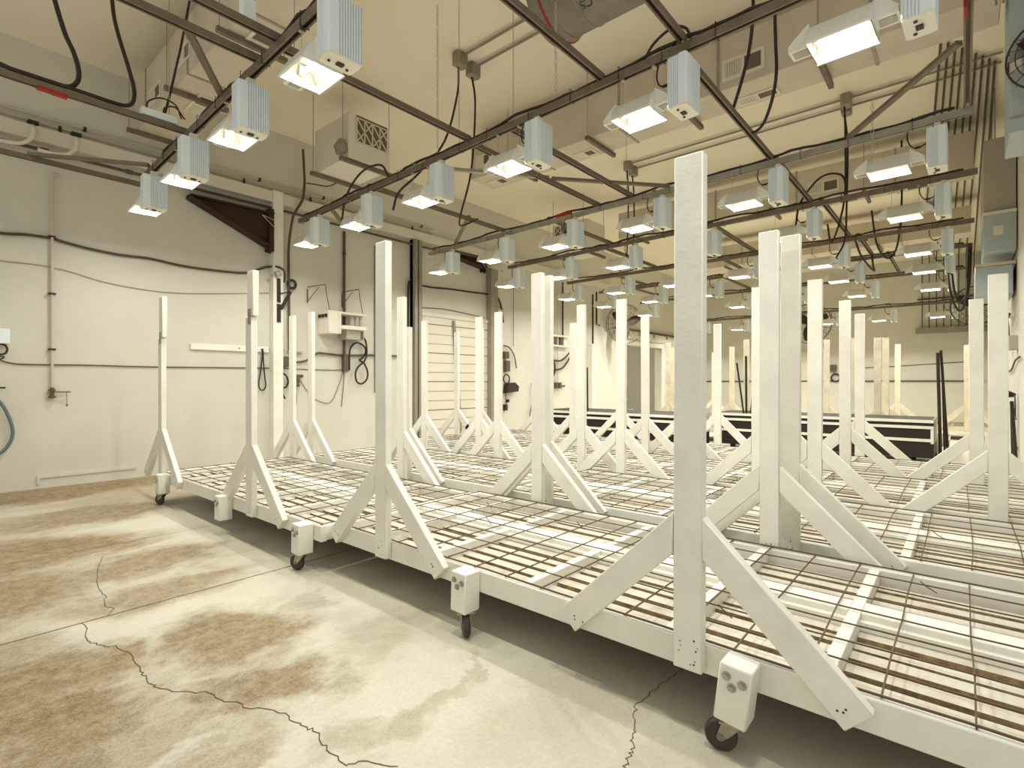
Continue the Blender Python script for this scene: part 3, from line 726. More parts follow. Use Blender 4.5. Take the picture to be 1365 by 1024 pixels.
def filter_unit(label, loc, sx, sy, sz, face):
    t = thing('ceiling_unit', label, 'air unit', loc, 'boxed ceiling air units')
    MB().box(0, sx, 0, sy, 0, sz).build('housing', 'acbody', t, bevel=.008)
    f = MB(); g = MB()
    def P(a, b, d):   # a along face, b height, d out of the face
        return (a, -d, b) if face == 'y' else (-d, a, b)
    W_ = sx if face == 'y' else sy
    a0, a1, b0, b1 = W_*.18, W_*.93, sz*.40, sz*.93
    if face == 'y': g.box(a0, a1, -.004, 0, b0, b1)
    else: g.box(-.004, 0, a0, a1, b0, b1)
    go = g.build('filter_opening', 'slot', t)
    def bar(p, q): f.beam(P(*p, .008), P(*q, .008), .012, .010, up=(0,1,0) if face == 'y' else (1,0,0))
    bar((a0,b0),(a1,b0)); bar((a0,b1),(a1,b1)); bar((a0,b0),(a0,b1)); bar((a1,b0),(a1,b1))
    n = 4
    for k in range(1, n): bar((a0+(a1-a0)*k/n, b0), (a0+(a1-a0)*k/n, b1))
    for k in range(n):
        x0, x1 = a0+(a1-a0)*k/n, a0+(a1-a0)*(k+1)/n; bm = (b0+b1)/2
        if k % 2 == 0: bar((x0,b0),(x1,bm)); bar((x0,b1),(x1,bm)); bar((x0,bm),(x1,b0))
        else: bar((x0,bm),(x1,b1)); bar((x0,bm),(x1,b0)); bar((x0,b1),(x1,bm))
    f.build('filter_grid', 'grille', go)
    if face == 'y': MB().box(a0, a1, -.006, 0, b1+.012, b1+.03).build('top_slot', 'slot', t)
    for y, xe in ((.04, sx+.06), (sy-.05, sx+.12)):
        MB().box(-.08, xe, y-.022, y+.022, -.045, -.003).build('support_strut', 'strut', t)
        for x in (-.05, xe-.04):
            MB().tube([(x, y, -.05), (x, y, HC-loc[2])], .005, 5).build('threaded_rod', 'bolt', t)
    return t
filter_unit('white boxed air unit with a triangular filter grid hung high near the left wall', (3.19, 5.10, 3.53), .54, .72, .50, 'y')
filter_unit('distant white boxed air unit with a dark filter grid left of the big post', (7.9, 5.05, 3.42), .62, .75, .55, 'x')
t = thing('small_motor', 'rounded grey motor under the white boxed unit near the left wall', 'motor', (3.16, 5.18, 3.58))
MB().tube([(0,0,0),(-.02,0,.07),(-.01,0,.15)], [.07,.075,.03], 10).build('motor_body', 'galv', t)
# canvas cylinder
t = thing('canvas_cylinder', 'large grey cylinder with a red seam hung above the second rail at the top edge', 'air filter', (3.28, 2.44, 4.02))
R0 = .31
MB().tube([(0,-1.05,0),(0,-.16,0)], R0, 40).build('cylinder_body', 'card', t)
MB().tube([(0,-.16,0),(0,-.115,0),(0,-.06,0),(0,.0,0)], [R0+.004,R0+.018,R0+.02,R0+.012], 40).build('end_flange', 'card', t)
MB().tube(ring((0,-.105,0), R0+.017, 40, 'y'), .010, 6, closed=True).build('red_seam', 'red', t)
hb = MB()
for y in (-.35,-.95):
    hb.tube(ring((0,y,0), R0+.002, 40, 'y'), .004, 5, closed=True); hb.tube([(.31,y,0),(.31,y,.4)], .004, 5); hb.tube([(-.31,y,0),(-.31,y,.4)], .004, 5)
hb.build('hanging_straps', 'bolt', t)
for k, (txt, y) in enumerate((('CS', -.42), ('CS', -.62))):
    cu = bpy.data.curves.new('marking', 'FONT'); cu.body = txt; cu.size = .085; cu.extrude = .0005; cu.align_x = 'CENTER'; cu.align_y = 'CENTER'
    o = bpy.data.objects.new('marking', cu); COL.objects.link(o); dg = bpy.context.evaluated_depsgraph_get()
    me = bpy.data.meshes.new_from_object(o.evaluated_get(dg)); bpy.data.objects.remove(o)
    a = math.radians(245)
    for v_ in me.vertices:                                         # wrap the letters onto the cylinder
        th = a + v_.co.y/R0
        v_.co = Vector((math.cos(th)*(R0+.0015), y+v_.co.x, math.sin(th)*(R0+.0015)))
    me.materials.clear(); me.materials.append(M['ink'])
    ob = bpy.data.objects.new('marking', me); COL.objects.link(ob); ob.parent = t

# big duct boxes on the right wall
t = thing('air_handler', 'tall grey sheet metal air handler box on the right wall', 'air handler', (8.0, -.17, 2.50))
MB().box(0, 1.3, -.27, 0, .46, 1.30)  .build('upper_box', 'box', t, bevel=.006)
MB().box(-.06, 1.3, -.27, .0, .02, .44).build('lower_box', 'duct_blue', t, bevel=.006)
MB().box(-.075, 1.3, -.27, .01, .435, .465).build('joint_flange', 'grille', t)
MB().box(-.064, -.06, -.16, -.08, .2, .3).build('label_plate', 'acbody', t)
for x in (.15, 1.15):
    MB().tube([(x,-.1,1.30),(x,-.1,HC-2.5)], .006, 5).build('threaded_rod', 'bolt', t)
t = thing('air_handler', 'smaller blue grey box hung on the right wall below the air handler', 'air handler', (8.1, -.10, 2.05))
MB().box(0, .8, -.32, 0, 0, .34).build('housing', 'duct_blue', t, bevel=.006); MB().box(-.02,.8,-.34,.0,.34,.37).build('top_flange', 'duct', t)
t = thing('air_handler', 'blue grey duct drop at the upper right edge of the photo', 'air handler', (5.0, -.24, 2.78))
MB().box(0, .55, -.60, 0, 0, HC-2.78).build('duct_body', 'duct_blue', t, bevel=.006); MB().box(-.008,0,-.60,0,.5,.52).box(-.008,0,-.60,0,.10,.115).build('seam_flange', 'strut_pale', t)

# ------------------------------------------------------------------ fans
def fan(label, loc, r, rotz, tilt=0):
    t = thing('wall_fan', label, 'fan', loc, 'round caged fans', rotz)
    t.rotation_euler = (0, tilt, rotz)
    g = MB()
    for (rr, x) in ((r, 0), (r, -.1), (r*.8, .035), (r*.6, .05), (r*.4, .06), (r*.2, .065)):
        g.tube(ring((x,0,0), rr, 32, 'x'), .007 if rr == r else .0035, 5, closed=True)
    for k in range(20):
        a = 2*PI*k/20; c, s = math.cos(a), math.sin(a)
        g.tube([(.065,c*.05,s*.05),(.055,c*r*.5,s*r*.5),(0,c*r,s*r),(-.1,c*r,s*r),(-.14,c*r*.3,s*r*.3)], .003, 4)
    g.build('guard', 'fan', t)
    for k in range(3):
        a = 2*PI*k/3+.4; mb = MB(); N = 6; vv = []
        for i in range(N+1):
            q = i/N; rad = r*(.12+.78*q); wd = r*(.20+.25*math.sin(PI*min(1,q*.9+.1)))
            for (sg, xo) in ((-1,-.02),(1,.03)):
                vv.append((xo-.03, rad*math.cos(a)-sg*wd*.5*math.sin(a), rad*math.sin(a)+sg*wd*.5*math.cos(a)))
        mb.add(vv, [(2*i,2*i+1,2*i+3,2*i+2) for i in range(N)])
        ob = mb.build('blade', 'fan', t); sd = ob.modifiers.new('thickness', 'SOLIDIFY'); sd.thickness = .004
    MB().tube([(-.2,0,0),(-.02,0,0)], .09 if r > .35 else .06, 14).build('motor', 'fan', t)
    MB().beam((-.15,0,0),(-.15,0,-r*.35),.04,.03,up=(1,0,0)).beam((-.15,0,-r*.35),(-.55*r-.1,0,-r*.35),.04,.03).build('bracket', 'fan', t)
    return t
fan('dark round fan on the left wall above the doorway, between two posts', (12.0, 6.5, 2.55), .50, math.radians(-125))
fan('dark round fan in the distance, half hidden right of the twin posts', (16.9, 3.35, 2.75), .56, PI)
fan('dark round fan on the right wall behind the two right hand posts', (14.5, -.17, 2.66), .40, math.radians(172))
fan('dark round fan cut by the upper right edge of the photo', (4.90, -.465, 3.24), .25, math.radians(170))
tag(MB().box(4.95, 4.998, -.30, -.245, 3.2, 3.26).build('fan_mount', 'acbody'), 'small pale mount block behind the fan at the upper right', 'mount')

# ------------------------------------------------------------------ left wall fittings
Y0 = UW
for (z, x1, lab) in ((3.71,6.0,'uppermost of three thin conduits along the top of the left wall'), (3.645,6.0,'middle of three thin conduits along the top of the left wall'), (3.61,6.0,'lowest of three thin conduits along the top of the left wall')):
    t = thing('wall_conduit', lab, 'conduit', (0, Y0-.03, z), 'conduits on the left wall')
    MB().tube([(-1,0,0),(x1,0,0)], .011, 8).build('pipe', 'pipe', t)
    x = .35 if z > 3.7 else .15
    while x < x1:
        MB().box(x-.012,x+.012,-.018,.03,-.018,.018).build('clamp', 'cable', t); x += .9
t = thing('wall_pipe', 'dark pipe running along the left wall under the ledge', 'pipe', (0, Y0-.06, 3.37))
MB().tube([(-1,0,0),(3.2,0,0)], .017, 8).tube([(3.36,0,0),(6.6,0,-.02)], .017, 8).build('pipe', 'pipe_dark', t)
MB().cyl((.90,0,0),(.96,0,0),.026,10).cyl((1.6,0,0),(1.66,0,0),.024,10).build('coupling', 'boxdark', t)
for (x, lab) in ((.84,'white curved conduit elbow on the left wall, left one'), (1.17,'white curved conduit elbow on the left wall, right one')):
    t = thing('conduit_elbow', lab, 'conduit elbow', (x, Y0-.09, 3.6))
    MB().tube(spl([(0,.03,0),(.0,-.04,-.08),(-.02,-.05,-.17),(-.1,-.05,-.245),(-.22,-.04,-.26),(-.3,-.03,-.255)]), .017, 8).build('bend', 'grille', t)
    MB().box(-.04,.04,-.03,.08,-.012,.02).build('saddle', 'cable', t)
t = thing('valve_pipe', 'vertical conduit ending in a lever valve on the left wall', 'pipe', (.99, Y0-.035, 0))
MB().tube(spl([(.06,0,3.17),(.0,0,3.15),(0,0,3.08),(0,0,2.5),(0,0,1.0)],4), .012, 8).build('pipe', 'copper', t)
for z in (2.53, 1.955, 1.395):
    MB().box(-.028,.028,-.018,.035,z-.008,z+.008).build('clamp', 'cable', t)
v_ = MB(); v_.cyl((0,0,.99),(0,0,.975),.03,12).cyl((0,0,1.01),(0,0,.90),.018,12).cyl((0,0,.925),(0,0,.905),.03,12)
v_.build('valve_body', 'brass', t)
MB().beam((.01,-.02,.965),(.14,-.02,.963),.016,.012).tube([(.11,-.02,.96),(.112,-.02,.83)], .003, 5).cyl((.112,-.02,.84),(.112,-.02,.815),.007,6).build('lever', 'brass', t)
def wl(pts, off=.02): return [(x, Y0-off, z) for x, z in pts]
cable('thick brown cable sagging across the left wall', wl([(-.6,2.5),(.2,2.47),(.614,2.486),(.799,2.511),(.995,2.515),(1.065,2.499),(1.296,2.467),(1.555,2.452),(1.834,2.461),(2.134,2.435),(2.458,2.435),(2.855,2.461),(3.044,2.54),(3.15,2.587)], .025)+[(3.25,Y0-.13,2.585),(3.345,Y0-.10,2.54),(3.35,Y0-.09,2.40)], .014, 'cable_brown', 'wall_cable')
cable('thin wire sagging across the left wall below the thick cable', wl([(-.5,2.24),(.614,2.228),(.882,2.231),(1.112,2.208),(1.423,2.138),(1.834,2.104),(2.213,2.119),(2.809,2.196),(3.18,2.25)], .012), .004, 'cable_grey', 'wall_cable')
cable('thin wire stapled level across the left wall at eye height', wl([(-.5,1.33),(.55,1.32),(.614,1.275),(.70,1.246),(.826,1.238),(1.296,1.242),(1.834,1.238),(2.543,1.245),(3.18,1.252)], .012), .006, 'cable_brown', 'wall_cable')
cable('thin wire from the pillar along the wall under the heater shelf', wl([(3.33,1.255),(3.7,1.245),(4.1,1.24),(4.27,1.235),(4.29,1.1),(4.25,.7)], .012), .005, 'cable_brown', 'wall_cable')
cable('thin wire drooping in a loop under the heater shelf', wl([(3.5,1.2),(3.595,1.112),(3.72,.93),(3.828,.826),(4.061,.766),(4.2,1.0),(4.268,1.2)], .012), .004, 'cable_brown', 'wall_cable')
t = thing('control_box', 'pale grey box with a black loop at the left edge of the photo', 'control box', (.60, Y0, 1.40))
MB().box(-.25,.075,-.10,0,.03,.17).build('box', 'ballast', t, bevel=.005); MB().tube(spl([(-.05,-.05,.03),(.04,-.05,.02),(.06,-.05,-.03),(.03,-.05,-.07),(-.06,-.05,-.06)]), .009, 6).build('cable_loop', 'cable', t)
t = thing('garden_hose', 'blue grey hose hanging from a hook at the left edge', 'hose', (.60, Y0-.05, .9))
MB().tube(spl([(-.03,0,.03),(.03,0,-.06),(.08,0,-.2),(.10,0,-.33),(.07,0,-.44),(0,0,-.52),(-.12,0,-.55)]), .0145, 8).build('hose_tube', 'hose', t)
MB().beam((-.1,.02,.11),(.05,.0,.11),.012,.016).beam((-.1,.02,.24),(-.005,.0,.24),.012,.016).build('hook', 'cable', t)
t = thing('wall_plank', 'white plank fixed to the left wall with a hook at its end', 'plank', (2.245, Y0, 1.455))
MB().box(0,.93,-.03,0,0,.075).build('board', 'wood', t, bevel=.003); MB().cyl((.83,-.035,.04),(.83,-.045,.04),.01,8).cyl((.55,-.031,.04),(.55,-.034,.04),.008,8).build('hook', 'screw', t)
cable('black cord looped on the hook of the white plank', wl([(3.078,1.50),(3.070,1.35),(3.045,1.15),(3.03,1.04),(3.045,.975),(3.075,.96),(3.105,.975),(3.12,1.04),(3.105,1.15),(3.09,1.35),(3.082,1.50)], .05), .009, 'cable', 'wall_cable')
tag(MB().box(3.19,3.325,Y0-.115,Y0-.001,0,3.60).build('wall_pillar', 'wood', bevel=.004), 'white square pillar standing against the left wall', 'pillar')
tag(MB().box(.9,1.7,Y0-.012,Y0,.10,.13).box(.88,.9,Y0-.012,Y0,.04,.13).build('wall_patch_line', 'wall'), 'faint raised line near the foot of the left wall', 'moulding')
# steel haunches of the frame
def haunch(label, x0, x1, zt, h):
    t = thing('steel_haunch', label, 'steel beam', (x0, Y0-.12, zt), 'tapered steel haunches')
    L = x1-x0
    MB().prism([(0,-.02),(L,0),(L,-h),(L*.93,-h+.05)], 'y', .03, .11).build('web', 'steel_brown', t)
    MB().beam((0,.03,-.03),(L*.93,.03,-h+.045),.16,.018).beam((0,.03,-.008),(L,.03,.004),.16,.016).box(L-.06,L,-.03,.11,-h-.02,.06).build('flange', 'steel_brown', t)
    MB().cyl((L-.09,0,-h+.02),(L-.06,0,-h+.02),.02,8).cyl((L-.05,.0,-h-.02),(L-.05,0,-h-.05),.02,8).build('bolts', 'steel_brown', t)
    MB().tube([(L-.16,-.04,-.05),(L+.01,-.04,-.09)], .004, 4).tube([(L-.16,-.04,-.05),(L+.01,-.04,-.19)], .004, 4).build('tie_wire', 'pipe', t)
haunch('dark tapered steel haunch on the left wall against the white pillar', 2.20, 3.185, 3.27, .47)
haunch('dark steel haunch above the roller door', 6.30, 7.25, 3.36, .18)
# pillar fittings
t = thing('hinge_bracket', 'black strap bracket with a folding arm beside the white pillar', 'bracket', (3.255, Y0-.11, 1.86))
MB().box(-.02,.03,-.012,0,.26,.58).box(-.02,.03,-.02,0,0,.24).build('strap', 'cable', t); MB().beam((.03,-.02,.18),(.16,-.02,.42),.035,.03,up=(0,1,0)).tube([(.02,-.02,.38),(.1,-.02,.40),(.16,-.02,.42)], .008, 6).build('arm', 'cable', t)
t = thing('spotlight', 'small clear lamp head at the top of the pillar bracket', 'lamp', (3.24, Y0-.12, 2.46))
MB().tube([(-.03,-.02,.02),(.03,-.03,.05)], .04, 10).cyl((-.08,-.02,0),(-.05,-.02,0),.018,8).build('head', 'box', t)
cable('dark flexible conduit dropping from the ceiling beside the pillar', wl([(3.58,4.25),(3.60,3.9),(3.60,3.75),(3.57,3.55),(3.48,3.38),(3.43,3.25)], .15)+wl([(3.425,2.9),(3.425,2.469),(3.43,1.95),(3.435,1.50)], .06), .017, 'pipe_dark', 'flexible_conduit')
cable('dark cord branching off the flexible conduit toward the ceiling unit', wl([(3.63,3.80),(3.75,3.82),(3.95,3.85),(4.1,3.95),(4.15,4.05)], .15), .008, 'cable', 'branch_cord')
t = thing('cable_reel', 'small black reel of cord on the flexible conduit by the pillar', 'cable reel', (3.44, Y0-.06, 2.40))
MB().tube(ring((.03,0,0), .055, 16, 'y'), .018, 6, closed=True).build('reel', 'cable', t)
t = thing('switch_box', 'brown switch box with dangling cords right of the pillar', 'switch box', (3.33, Y0, 1.28))
MB().box(.0,.12,-.08,0,0,.13).build('box', 'boxdark', t, bevel=.004); MB().box(0,.05,-.06,0,.2,.23).box(.1,.3,-.05,0,.19,.21).build('bracket', 'box', t)
MB().tube(spl([(.02,-.05,0),(.02,-.05,-.09),(.06,-.06,-.13),(.085,-.06,-.21),(.06,-.06,-.28),(.02,-.05,-.30),(.02,-.05,-.38),(.05,-.05,-.44)]), .012, 6).build('cord', 'cable', t)
t = thing('cord_bundle', 'black bundle of cords hanging between the two leftmost back posts', 'cords', (3.52, Y0, .95))
MB().box(-.05,.06,-.06,0,.05,.22).tube([(.06,-.03,.2),(.12,-.03,.2)],.02,8).tube(spl([(.0,-.05,.1),(.02,-.05,-.1),(.0,-.05,-.35),(.01,-.05,-.6)]), .007, 5).build('bundle', 'boxdark', t)
# heater shelf
t = thing('wall_heater', 'cream wall mounted shelf unit with dials, hung beside the vertical pipe', 'heater', (3.88, Y0, 1.75))
MB().box(.0,.16,-.30,0,.0,.32).box(.16,.19,-.31,0,.0,.32).build('cabinet', 'acbody', t, bevel=.005)
d = MB()
for k in range(3): d.cyl((-.002,-.24+.085*k,.25),(-.02,-.24+.085*k,.25),.027,12)
d.build('dial', 'cable', t)
MB().box(.19,.62,-.28,-.02,.29,.32).build('top_shelf', 'acbody', t); MB().box(.19,.62,-.28,-.02,.08,.13).build('bottom_shelf', 'cap', t)
for k in range(3): MB().cyl((.42+.075*k,-.2,.13),(.42+.075*k,-.2,.28),.024,10).build('canister', 'box', t)
MB().box(.33,.62,-.22,-.02,-.06,.08).build('lower_box', 'box', t); MB().box(.56,.60,-.225,-.219,-.05,.06).build('red_plate', 'boxdark', t)
for (x, lab) in ((3.72,'left'), (4.26,'right')):
    t = thing('wall_hook', 'thin wire bracket with hanging chain above the heater shelf, %s one' % lab, 'hook', (x, Y0, 2.2))
    MB().tube([(0,-.01,.17),(0,-.01,-.02)], .008, 6).tube([(0,-.01,.20),(.08,-.12,.22),(.17,-.20,.24)], .006, 6).tube([(0,-.01,.0),(.1,-.14,.20)], .005, 6).build('bracket', 'pipe_dark', t)
    MB().tube([(.17,-.20,.23),(.18,-.2,.12),(.23,-.2,-.12)], .005, 5).build('chain', 'cable', t)
t = thing('water_pipe', 'dark vertical pipe rising behind the heater shelf', 'pipe', (4.285, Y0-.03, 0))
MB().tube([(0,0,3.30),(0,0,1.25)], .02, 8).cyl((0,0,3.0),(0,0,2.96),.028,8).build('pipe', 'pipe_dark', t); MB().box(-.03,.04,-.05,.02,1.22,1.48).build('valve', 'boxdark', t)
cable('dark pipe running level along the wall under the heater shelf', wl([(3.45,1.34),(3.60,1.345),(3.72,1.38),(3.85,1.475),(4.0,1.475),(4.305,1.462),(4.75,1.485),(5.4,1.49)], .03), .014, 'pipe_dark', 'wall_pipe', n=3)
cable('black hose coiled in a loop below the heater shelf', wl([(4.48,1.80),(4.56,1.77),(4.63,1.68),(4.645,1.5),(4.60,1.38),(4.5,1.30),(4.45,1.20),(4.47,1.08),(4.55,1.04),(4.64,1.10),(4.66,1.22),(4.60,1.35),(4.52,1.40)], .07)+wl([(4.60,1.45),(4.64,1.55),(4.6,1.62),(4.5,1.66),(4.42,1.63),(4.36,1.52),(4.355,1.24)], .055), .014, 'cable', 'coiled_hose')
cable('thin pale conduit down the wall right of the coiled hose', wl([(4.83,3.2),(4.83,2.4),(4.83,1.9),(4.83,.9)], .02), .009, 'pipe_dark', 'wall_conduit', n=2)
# roller door with columns
t = thing('roller_door_post', 'grey steel column left of the roller door', 'column', (5.60, Y0-.08, 0), 'columns by the roller door')
MB().box(-.075,-.02,-.06,.075,0,3.43).box(.01,.075,-.06,.075,0,3.43).box(-.075,.075,.0,.075,0,3.43).build('column', 'galv', t)
t = thing('roller_door_post', 'grey steel column right of the roller door', 'column', (7.47, Y0-.08, 0), 'columns by the roller door')
MB().box(-.10,.10,-.06,.075,0,3.25).build('column', 'galv', t, bevel=.006); MB().box(.10,.30,.02,.075,.0,2.5).build('side_plate', 'acbody', t)
door = MB(); door.box(5.68, 7.37, Y0-.03, Y0-.001, 0, 2.2)
dr = door.build('door_1', 'door', smooth=False); struct(dr)
z = .08; dl = MB()
k = 0
while z < 2.2:
    dl.box(5.68, 7.37, Y0-.034, Y0-.03, z, z+(.014 if k % 3 == 0 else .006)); z += .165; k += 1
struct(dl.build('door_joint_lines', 'door_line', dr, smooth=False))
struct(MB().box(5.66, 7.40, Y0-.05, Y0-.001, 2.2, 2.26).build('trim_3', 'door', smooth=False))
t = thing('door_brace', 'dark steel bar leaning across the roller door', 'bar', (6.55, Y0-.06, 0))
MB().beam((.10,0,.05),(-.08,0,2.17),.045,.03,up=(0,1,0)).build('bar', 'galv', t)
t = thing('door_track', 'dark track with latches at the left edge of the roller door', 'track', (5.72, Y0-.06, 0))
MB().box(0,.05,-.02,.03,.1,2.1).build('rail', 'galv', t); MB().box(-.03,.09,-.05,.0,.74,.86).box(-.01,.08,-.04,0,1.5,1.56).build('latch', 'boxdark', t)
cable('black cable looping off the column left of the roller door', wl([(5.58,2.76),(5.50,2.75),(5.46,2.66),(5.455,2.3),(5.455,1.8),(5.44,1.68),(5.3,1.66)], .05), .017, 'cable', 'looped_cable')
cable('black cable crossing above the roller door', wl([(5.70,2.70),(6.0,2.70),(6.414,2.728),(7.0,2.745),(7.40,2.765)], .05)+wl([(7.62,2.76),(7.75,2.60),(7.83,2.26)], .04), .016, 'cable', 'wall_cable')
cable('thin line above the top edge of the roller door', wl([(5.7,2.33),(6.3,2.36),(6.9,2.33),(7.3,2.3)], .02), .006, 'cable_brown', 'wall_cable')
t = thing('tool_cluster', 'dark switch boxes and hanging tools right of the roller door', 'tools', (7.90, Y0, 0))
MB().box(-.06,.06,-.08,0,1.54,1.68).box(-.03,.09,-.08,0,1.28,1.50).build('switch_box', 'boxdark', t)
MB().tube(ring((.0,-.06,1.13), .09, 18, 'y'), .014, 6, closed=True).build('ring_handle', 'cable', t)
MB().prism([(-.06,.85),(.28,.88),(.30,.98),(.18,1.06),(-.02,1.04)], 'y', -.14, -.02).build('grinder', 'cable', t)
MB().box(-.04,.04,-.06,0,.5,.62).box(.06,.1,-.05,0,.66,.72).tube([(0,-.04,.62),(0,-.04,.85)],.008,5).build('hand_tool', 'cable', t)
MB().tube(spl([(-.06,-.04,1.80),(.1,-.05,1.76),(.25,-.05,1.6),(.32,-.05,1.35)]), .012, 6).build('cord', 'cable', t)
cable('thin black cord hanging down left of the tall twin posts', wl([(8.15,3.1),(8.15,2.4),(8.15,1.8)], .03), .005, 'cable', 'wall_cable', n=2)
cable('dark cord along the wall behind the twin posts', wl([(8.72,1.05),(8.75,.7),(8.68,.4),(8.62,.15)], .04), .010, 'cable', 'wall_cable')
for i, x in enumerate((9.30, 9.42, 9.56, 9.68)):
    lab = 'thin vertical pipe above the manifold on the far left wall, %s of four' % ORD[i]
    tag(MB().tube([(x,Y0-.04,3.3),(x,Y0-.04,1.02)], .012, 6).build('manifold_pipe', 'pipe'), lab, 'pipe', 'pipes of the manifold')
tag(MB().tube([(9.86,Y0-.05,3.35),(9.86,Y0-.05,1.9)], .02, 6).build('manifold_pipe', 'cable'), 'thick dark vertical pipe right of the manifold pipes', 'pipe')
t = thing('manifold', 'row of dark valves at the foot of the vertical pipes', 'valves', (9.5, Y0-.04, 1.0))
MB().tube([(-.25,0,0),(.45,0,-.02)], .02, 8).build('header', 'pipe_dark', t)
for k in range(4): MB().box(-.22+.13*k,-.14+.13*k,-.06,.02,-.07,.06).build('valve', 'boxdark', t)
t = thing('wall_rack', 'pale open rack of switches on the wall behind the twin posts', 'panel', (9.3, Y0, 1.85))
MB().box(.1,.75,-.10,0,.02,.05).box(.1,.75,-.10,0,.24,.28).box(.1,.75,-.02,0,.0,.28).build('frame', 'acbody', t); MB().box(-.1,.02,-.08,0,.12,.26).box(.2,.3,-.07,-.02,.06,.23).box(.45,.55,-.07,-.02,.06,.23).build('switch', 'boxdark', t)
cable('black hose coiled on the wall behind the twin posts', wl([(10.1,1.75),(9.9,1.62),(9.7,1.55),(9.3,1.56),(9.2,1.45),(9.22,1.25),(9.4,1.18),(9.52,1.3),(9.5,1.5),(9.35,1.60),(9.2,1.5)], .07)+wl([(9.4,1.35),(9.8,1.38),(10.0,1.5),(10.15,1.65)], .05), .02, 'cable', 'coiled_hose')
t = thing('wall_pillar', 'pale post standing at the left side of the far doorway', 'pillar', (11.0, Y0-.12, 0))
MB().box(-.09,.09,-.06,.119,0,2.0).build('column', 'acbody', t, bevel=.004); MB().tube([(-.05,-.05,2.0),(-.05,-.05,3.2)],.022,6).tube([(.2,0,3.3),(.2,0,2.5),(.35,0,2.48)],.022,6).build('pipe', 'cable', t)
tag(MB().box(10.55,10.63,Y0-.06,Y0,1.55,1.75).box(10.55,10.63,Y0-.06,Y0,.85,1.1).build('wall_box', 'galv'), 'small grey boxes on the wall left of the far pale post', 'box')
t = thing('sliding_door_track', 'dark sliding door track above the far doorway', 'track', (12.3, Y0-.06, 2.48))
MB().box(0,4.6,-.03,.05,0,.05).build('rail', 'pipe_dark', t); MB().box(0,4.6,.03,.058,-.22,0).build('board', 'acbody', t)
for k in range(5): MB().box(.4+.9*k,.46+.9*k,-.02,.03,-.10,0).build('hanger', 'box', t)
t = thing('side_room_shelf', 'dark crate inside the side room past the doorway', 'crate', (14.9, 8.4, 0))
MB().box(-.3,.3,-.2,.2,0,.5).box(-.3,.3,-.2,.2,.56,.9).build('crate', 'tray', t); MB().box(-.31,.31,-.21,.21,.5,.56).build('rim', 'wood_aged', t)
ld = bpy.data.lights.new('side_room_fill', 'AREA'); ld.size = 1.0; ld.energy = 45; ld.color = LAMP_COL  # unseen fill light, added to brighten the side room past the doorway
lo = bpy.data.objects.new('side_room_fill', ld); COL.objects.link(lo); lo.location = (13.6, 8.6, 2.95)

# ------------------------------------------------------------------ far wall and right wall fittings
for i, u in enumerate((.85,.70,.55,.40,.25,.10,-.05,-.20,-.33)):
    big = 6.6+.1*i
    pts = [(big, u*.35-.13, HC-.03), (VF-.05, u, HC-.03), (VF-.05, u, 2.52)]
    tag(MB().tube([pts[0], (VF-.15, u, HC-.03), pts[1], (VF-.05, u, HC-.15), pts[2]], .012, 6).build('conduit', 'pipe_dark'),
        'conduit along the ceiling and down the far wall at right, %s from the left' % ORD[i], 'conduit', 'conduits on the far wall')
tag(MB().box(VF-.16, VF, UR+.01, .98, 2.38, 2.52).build('cable_trough', 'galv'), 'grey cable trough across the right end of the far wall', 'trough')
tag(MB().box(VF-.06, VF-.03, UR+.01, .95, 3.28, 3.32).build('conduit_clamp_bar', 'pipe_dark'), 'thin bar clamping the conduits on the far wall', 'bar')
tag(MB().tube([(VF-.04,-.4,1.10),(VF-.04,6.9,1.10)], .018, 6).build('far_wall_pipe', 'pipe_dark'), 'dark pipe running level across the far wall at eye height', 'pipe')
tag(MB().tube(spl([(VF-.02,-.4,1.62),(VF-.02,.6,1.56),(VF-.02,1.6,1.50),(VF-.02,2.4,1.47)]), .009, 5).build('far_wall_wire', 'cable_brown'), 'thin wire across the far wall above the level pipe', 'cable')
t = thing('control_box', 'small dark box with a coiled cord on the far wall', 'control box', (VF, 2.98, 1.36))
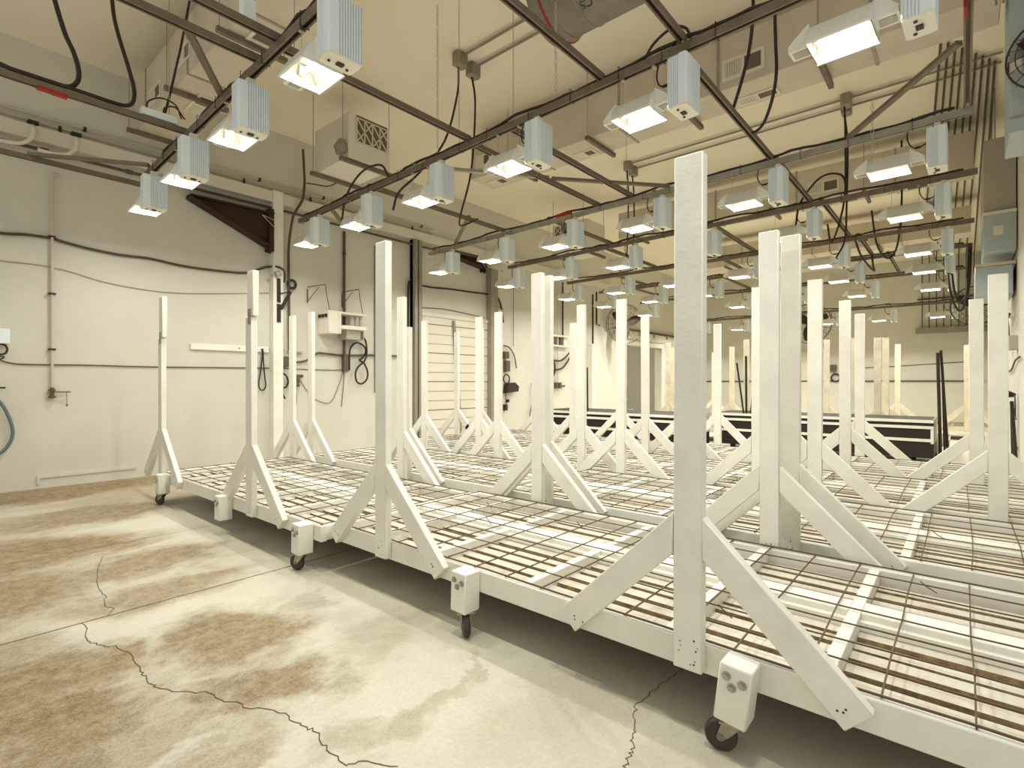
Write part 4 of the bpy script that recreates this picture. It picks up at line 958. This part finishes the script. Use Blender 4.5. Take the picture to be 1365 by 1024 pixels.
MB().box(-.10,0,-.14,.10,.02,.22).build('box', 'boxdark', t); MB().tube(ring((-.06,-.12,-.16), .11, 16, 'x'), .022, 6, closed=True).build('coiled_cord', 'cable', t)
tag(MB().box(VF-.05,VF-.004,3.3,3.5,0,1.9).box(VF-.05,VF-.004,4.6,4.8,0,1.9).box(VF-.05,VF-.004,3.3,4.8,1.9,2.0).box(VF-.03,VF-.004,3.5,4.6,0,1.9).build('far_door', 'door'), 'cream double door leaf on the far wall behind distant posts', 'door')
cable('black cord drooping on the right wall near the right edge', [(9.6,UR+.02,1.24),(9.0,UR+.02,1.20),(8.5,UR+.02,1.22),(8.0,UR+.02,1.30),(7.4,UR+.02,1.32)], .009, 'cable', 'wall_cable')
cable('tangled black cord on the right wall below the air handler', [(9.4,UR+.04,1.95),(9.0,UR+.05,1.90),(8.6,UR+.05,1.75),(8.5,UR+.05,1.55),(8.8,UR+.05,1.45),(9.1,UR+.05,1.6),(8.9,UR+.05,1.8),(8.3,UR+.05,1.85)], .012, 'cable', 'tangled_cord')
tag(MB().box(7.95,8.12,UR,UR+.07,1.42,1.58).build('switch_box', 'box'), 'grey switch box on the right wall near the right edge', 'switch box')
t = thing('wall_lamp', 'black hooded lamp with a cord on the right wall behind the rightmost post', 'lamp', (8.0, UR, .92))
MB().tube([(0,.02,0),(-.02,.10,.02),(-.05,.16,-.02)], [.02,.05,.06], 10).build('hood', 'cable', t); MB().tube(spl([(-.1,.03,0),(-.2,.03,-.1),(-.2,.03,-.22),(-.3,.03,-.25)]), .007, 5).build('cord', 'cable', t)
t = thing('step_ladder', 'black folded metal frame leaning on the right wall at the right edge', 'frame', (7.9, UR+.02, 0))
MB().beam((.35,0,.0),(.05,.03,.85),.03,.03).beam((-.2,0,.0),(.05,.03,.85),.03,.03).beam((-.08,0,.35),(.2,0,.35),.02,.02).build('legs', 'cable', t)

# every label set and unique?
seen = {}
for o in SC.objects:
    if o.parent is None and 'label' in o.keys():
        if o['label'] in seen or len(o['label'].replace(',','').split()) > 16: print('DUP/LONG LABEL', len(o['label'].split()), o['label'])
        seen[o['label']] = 1
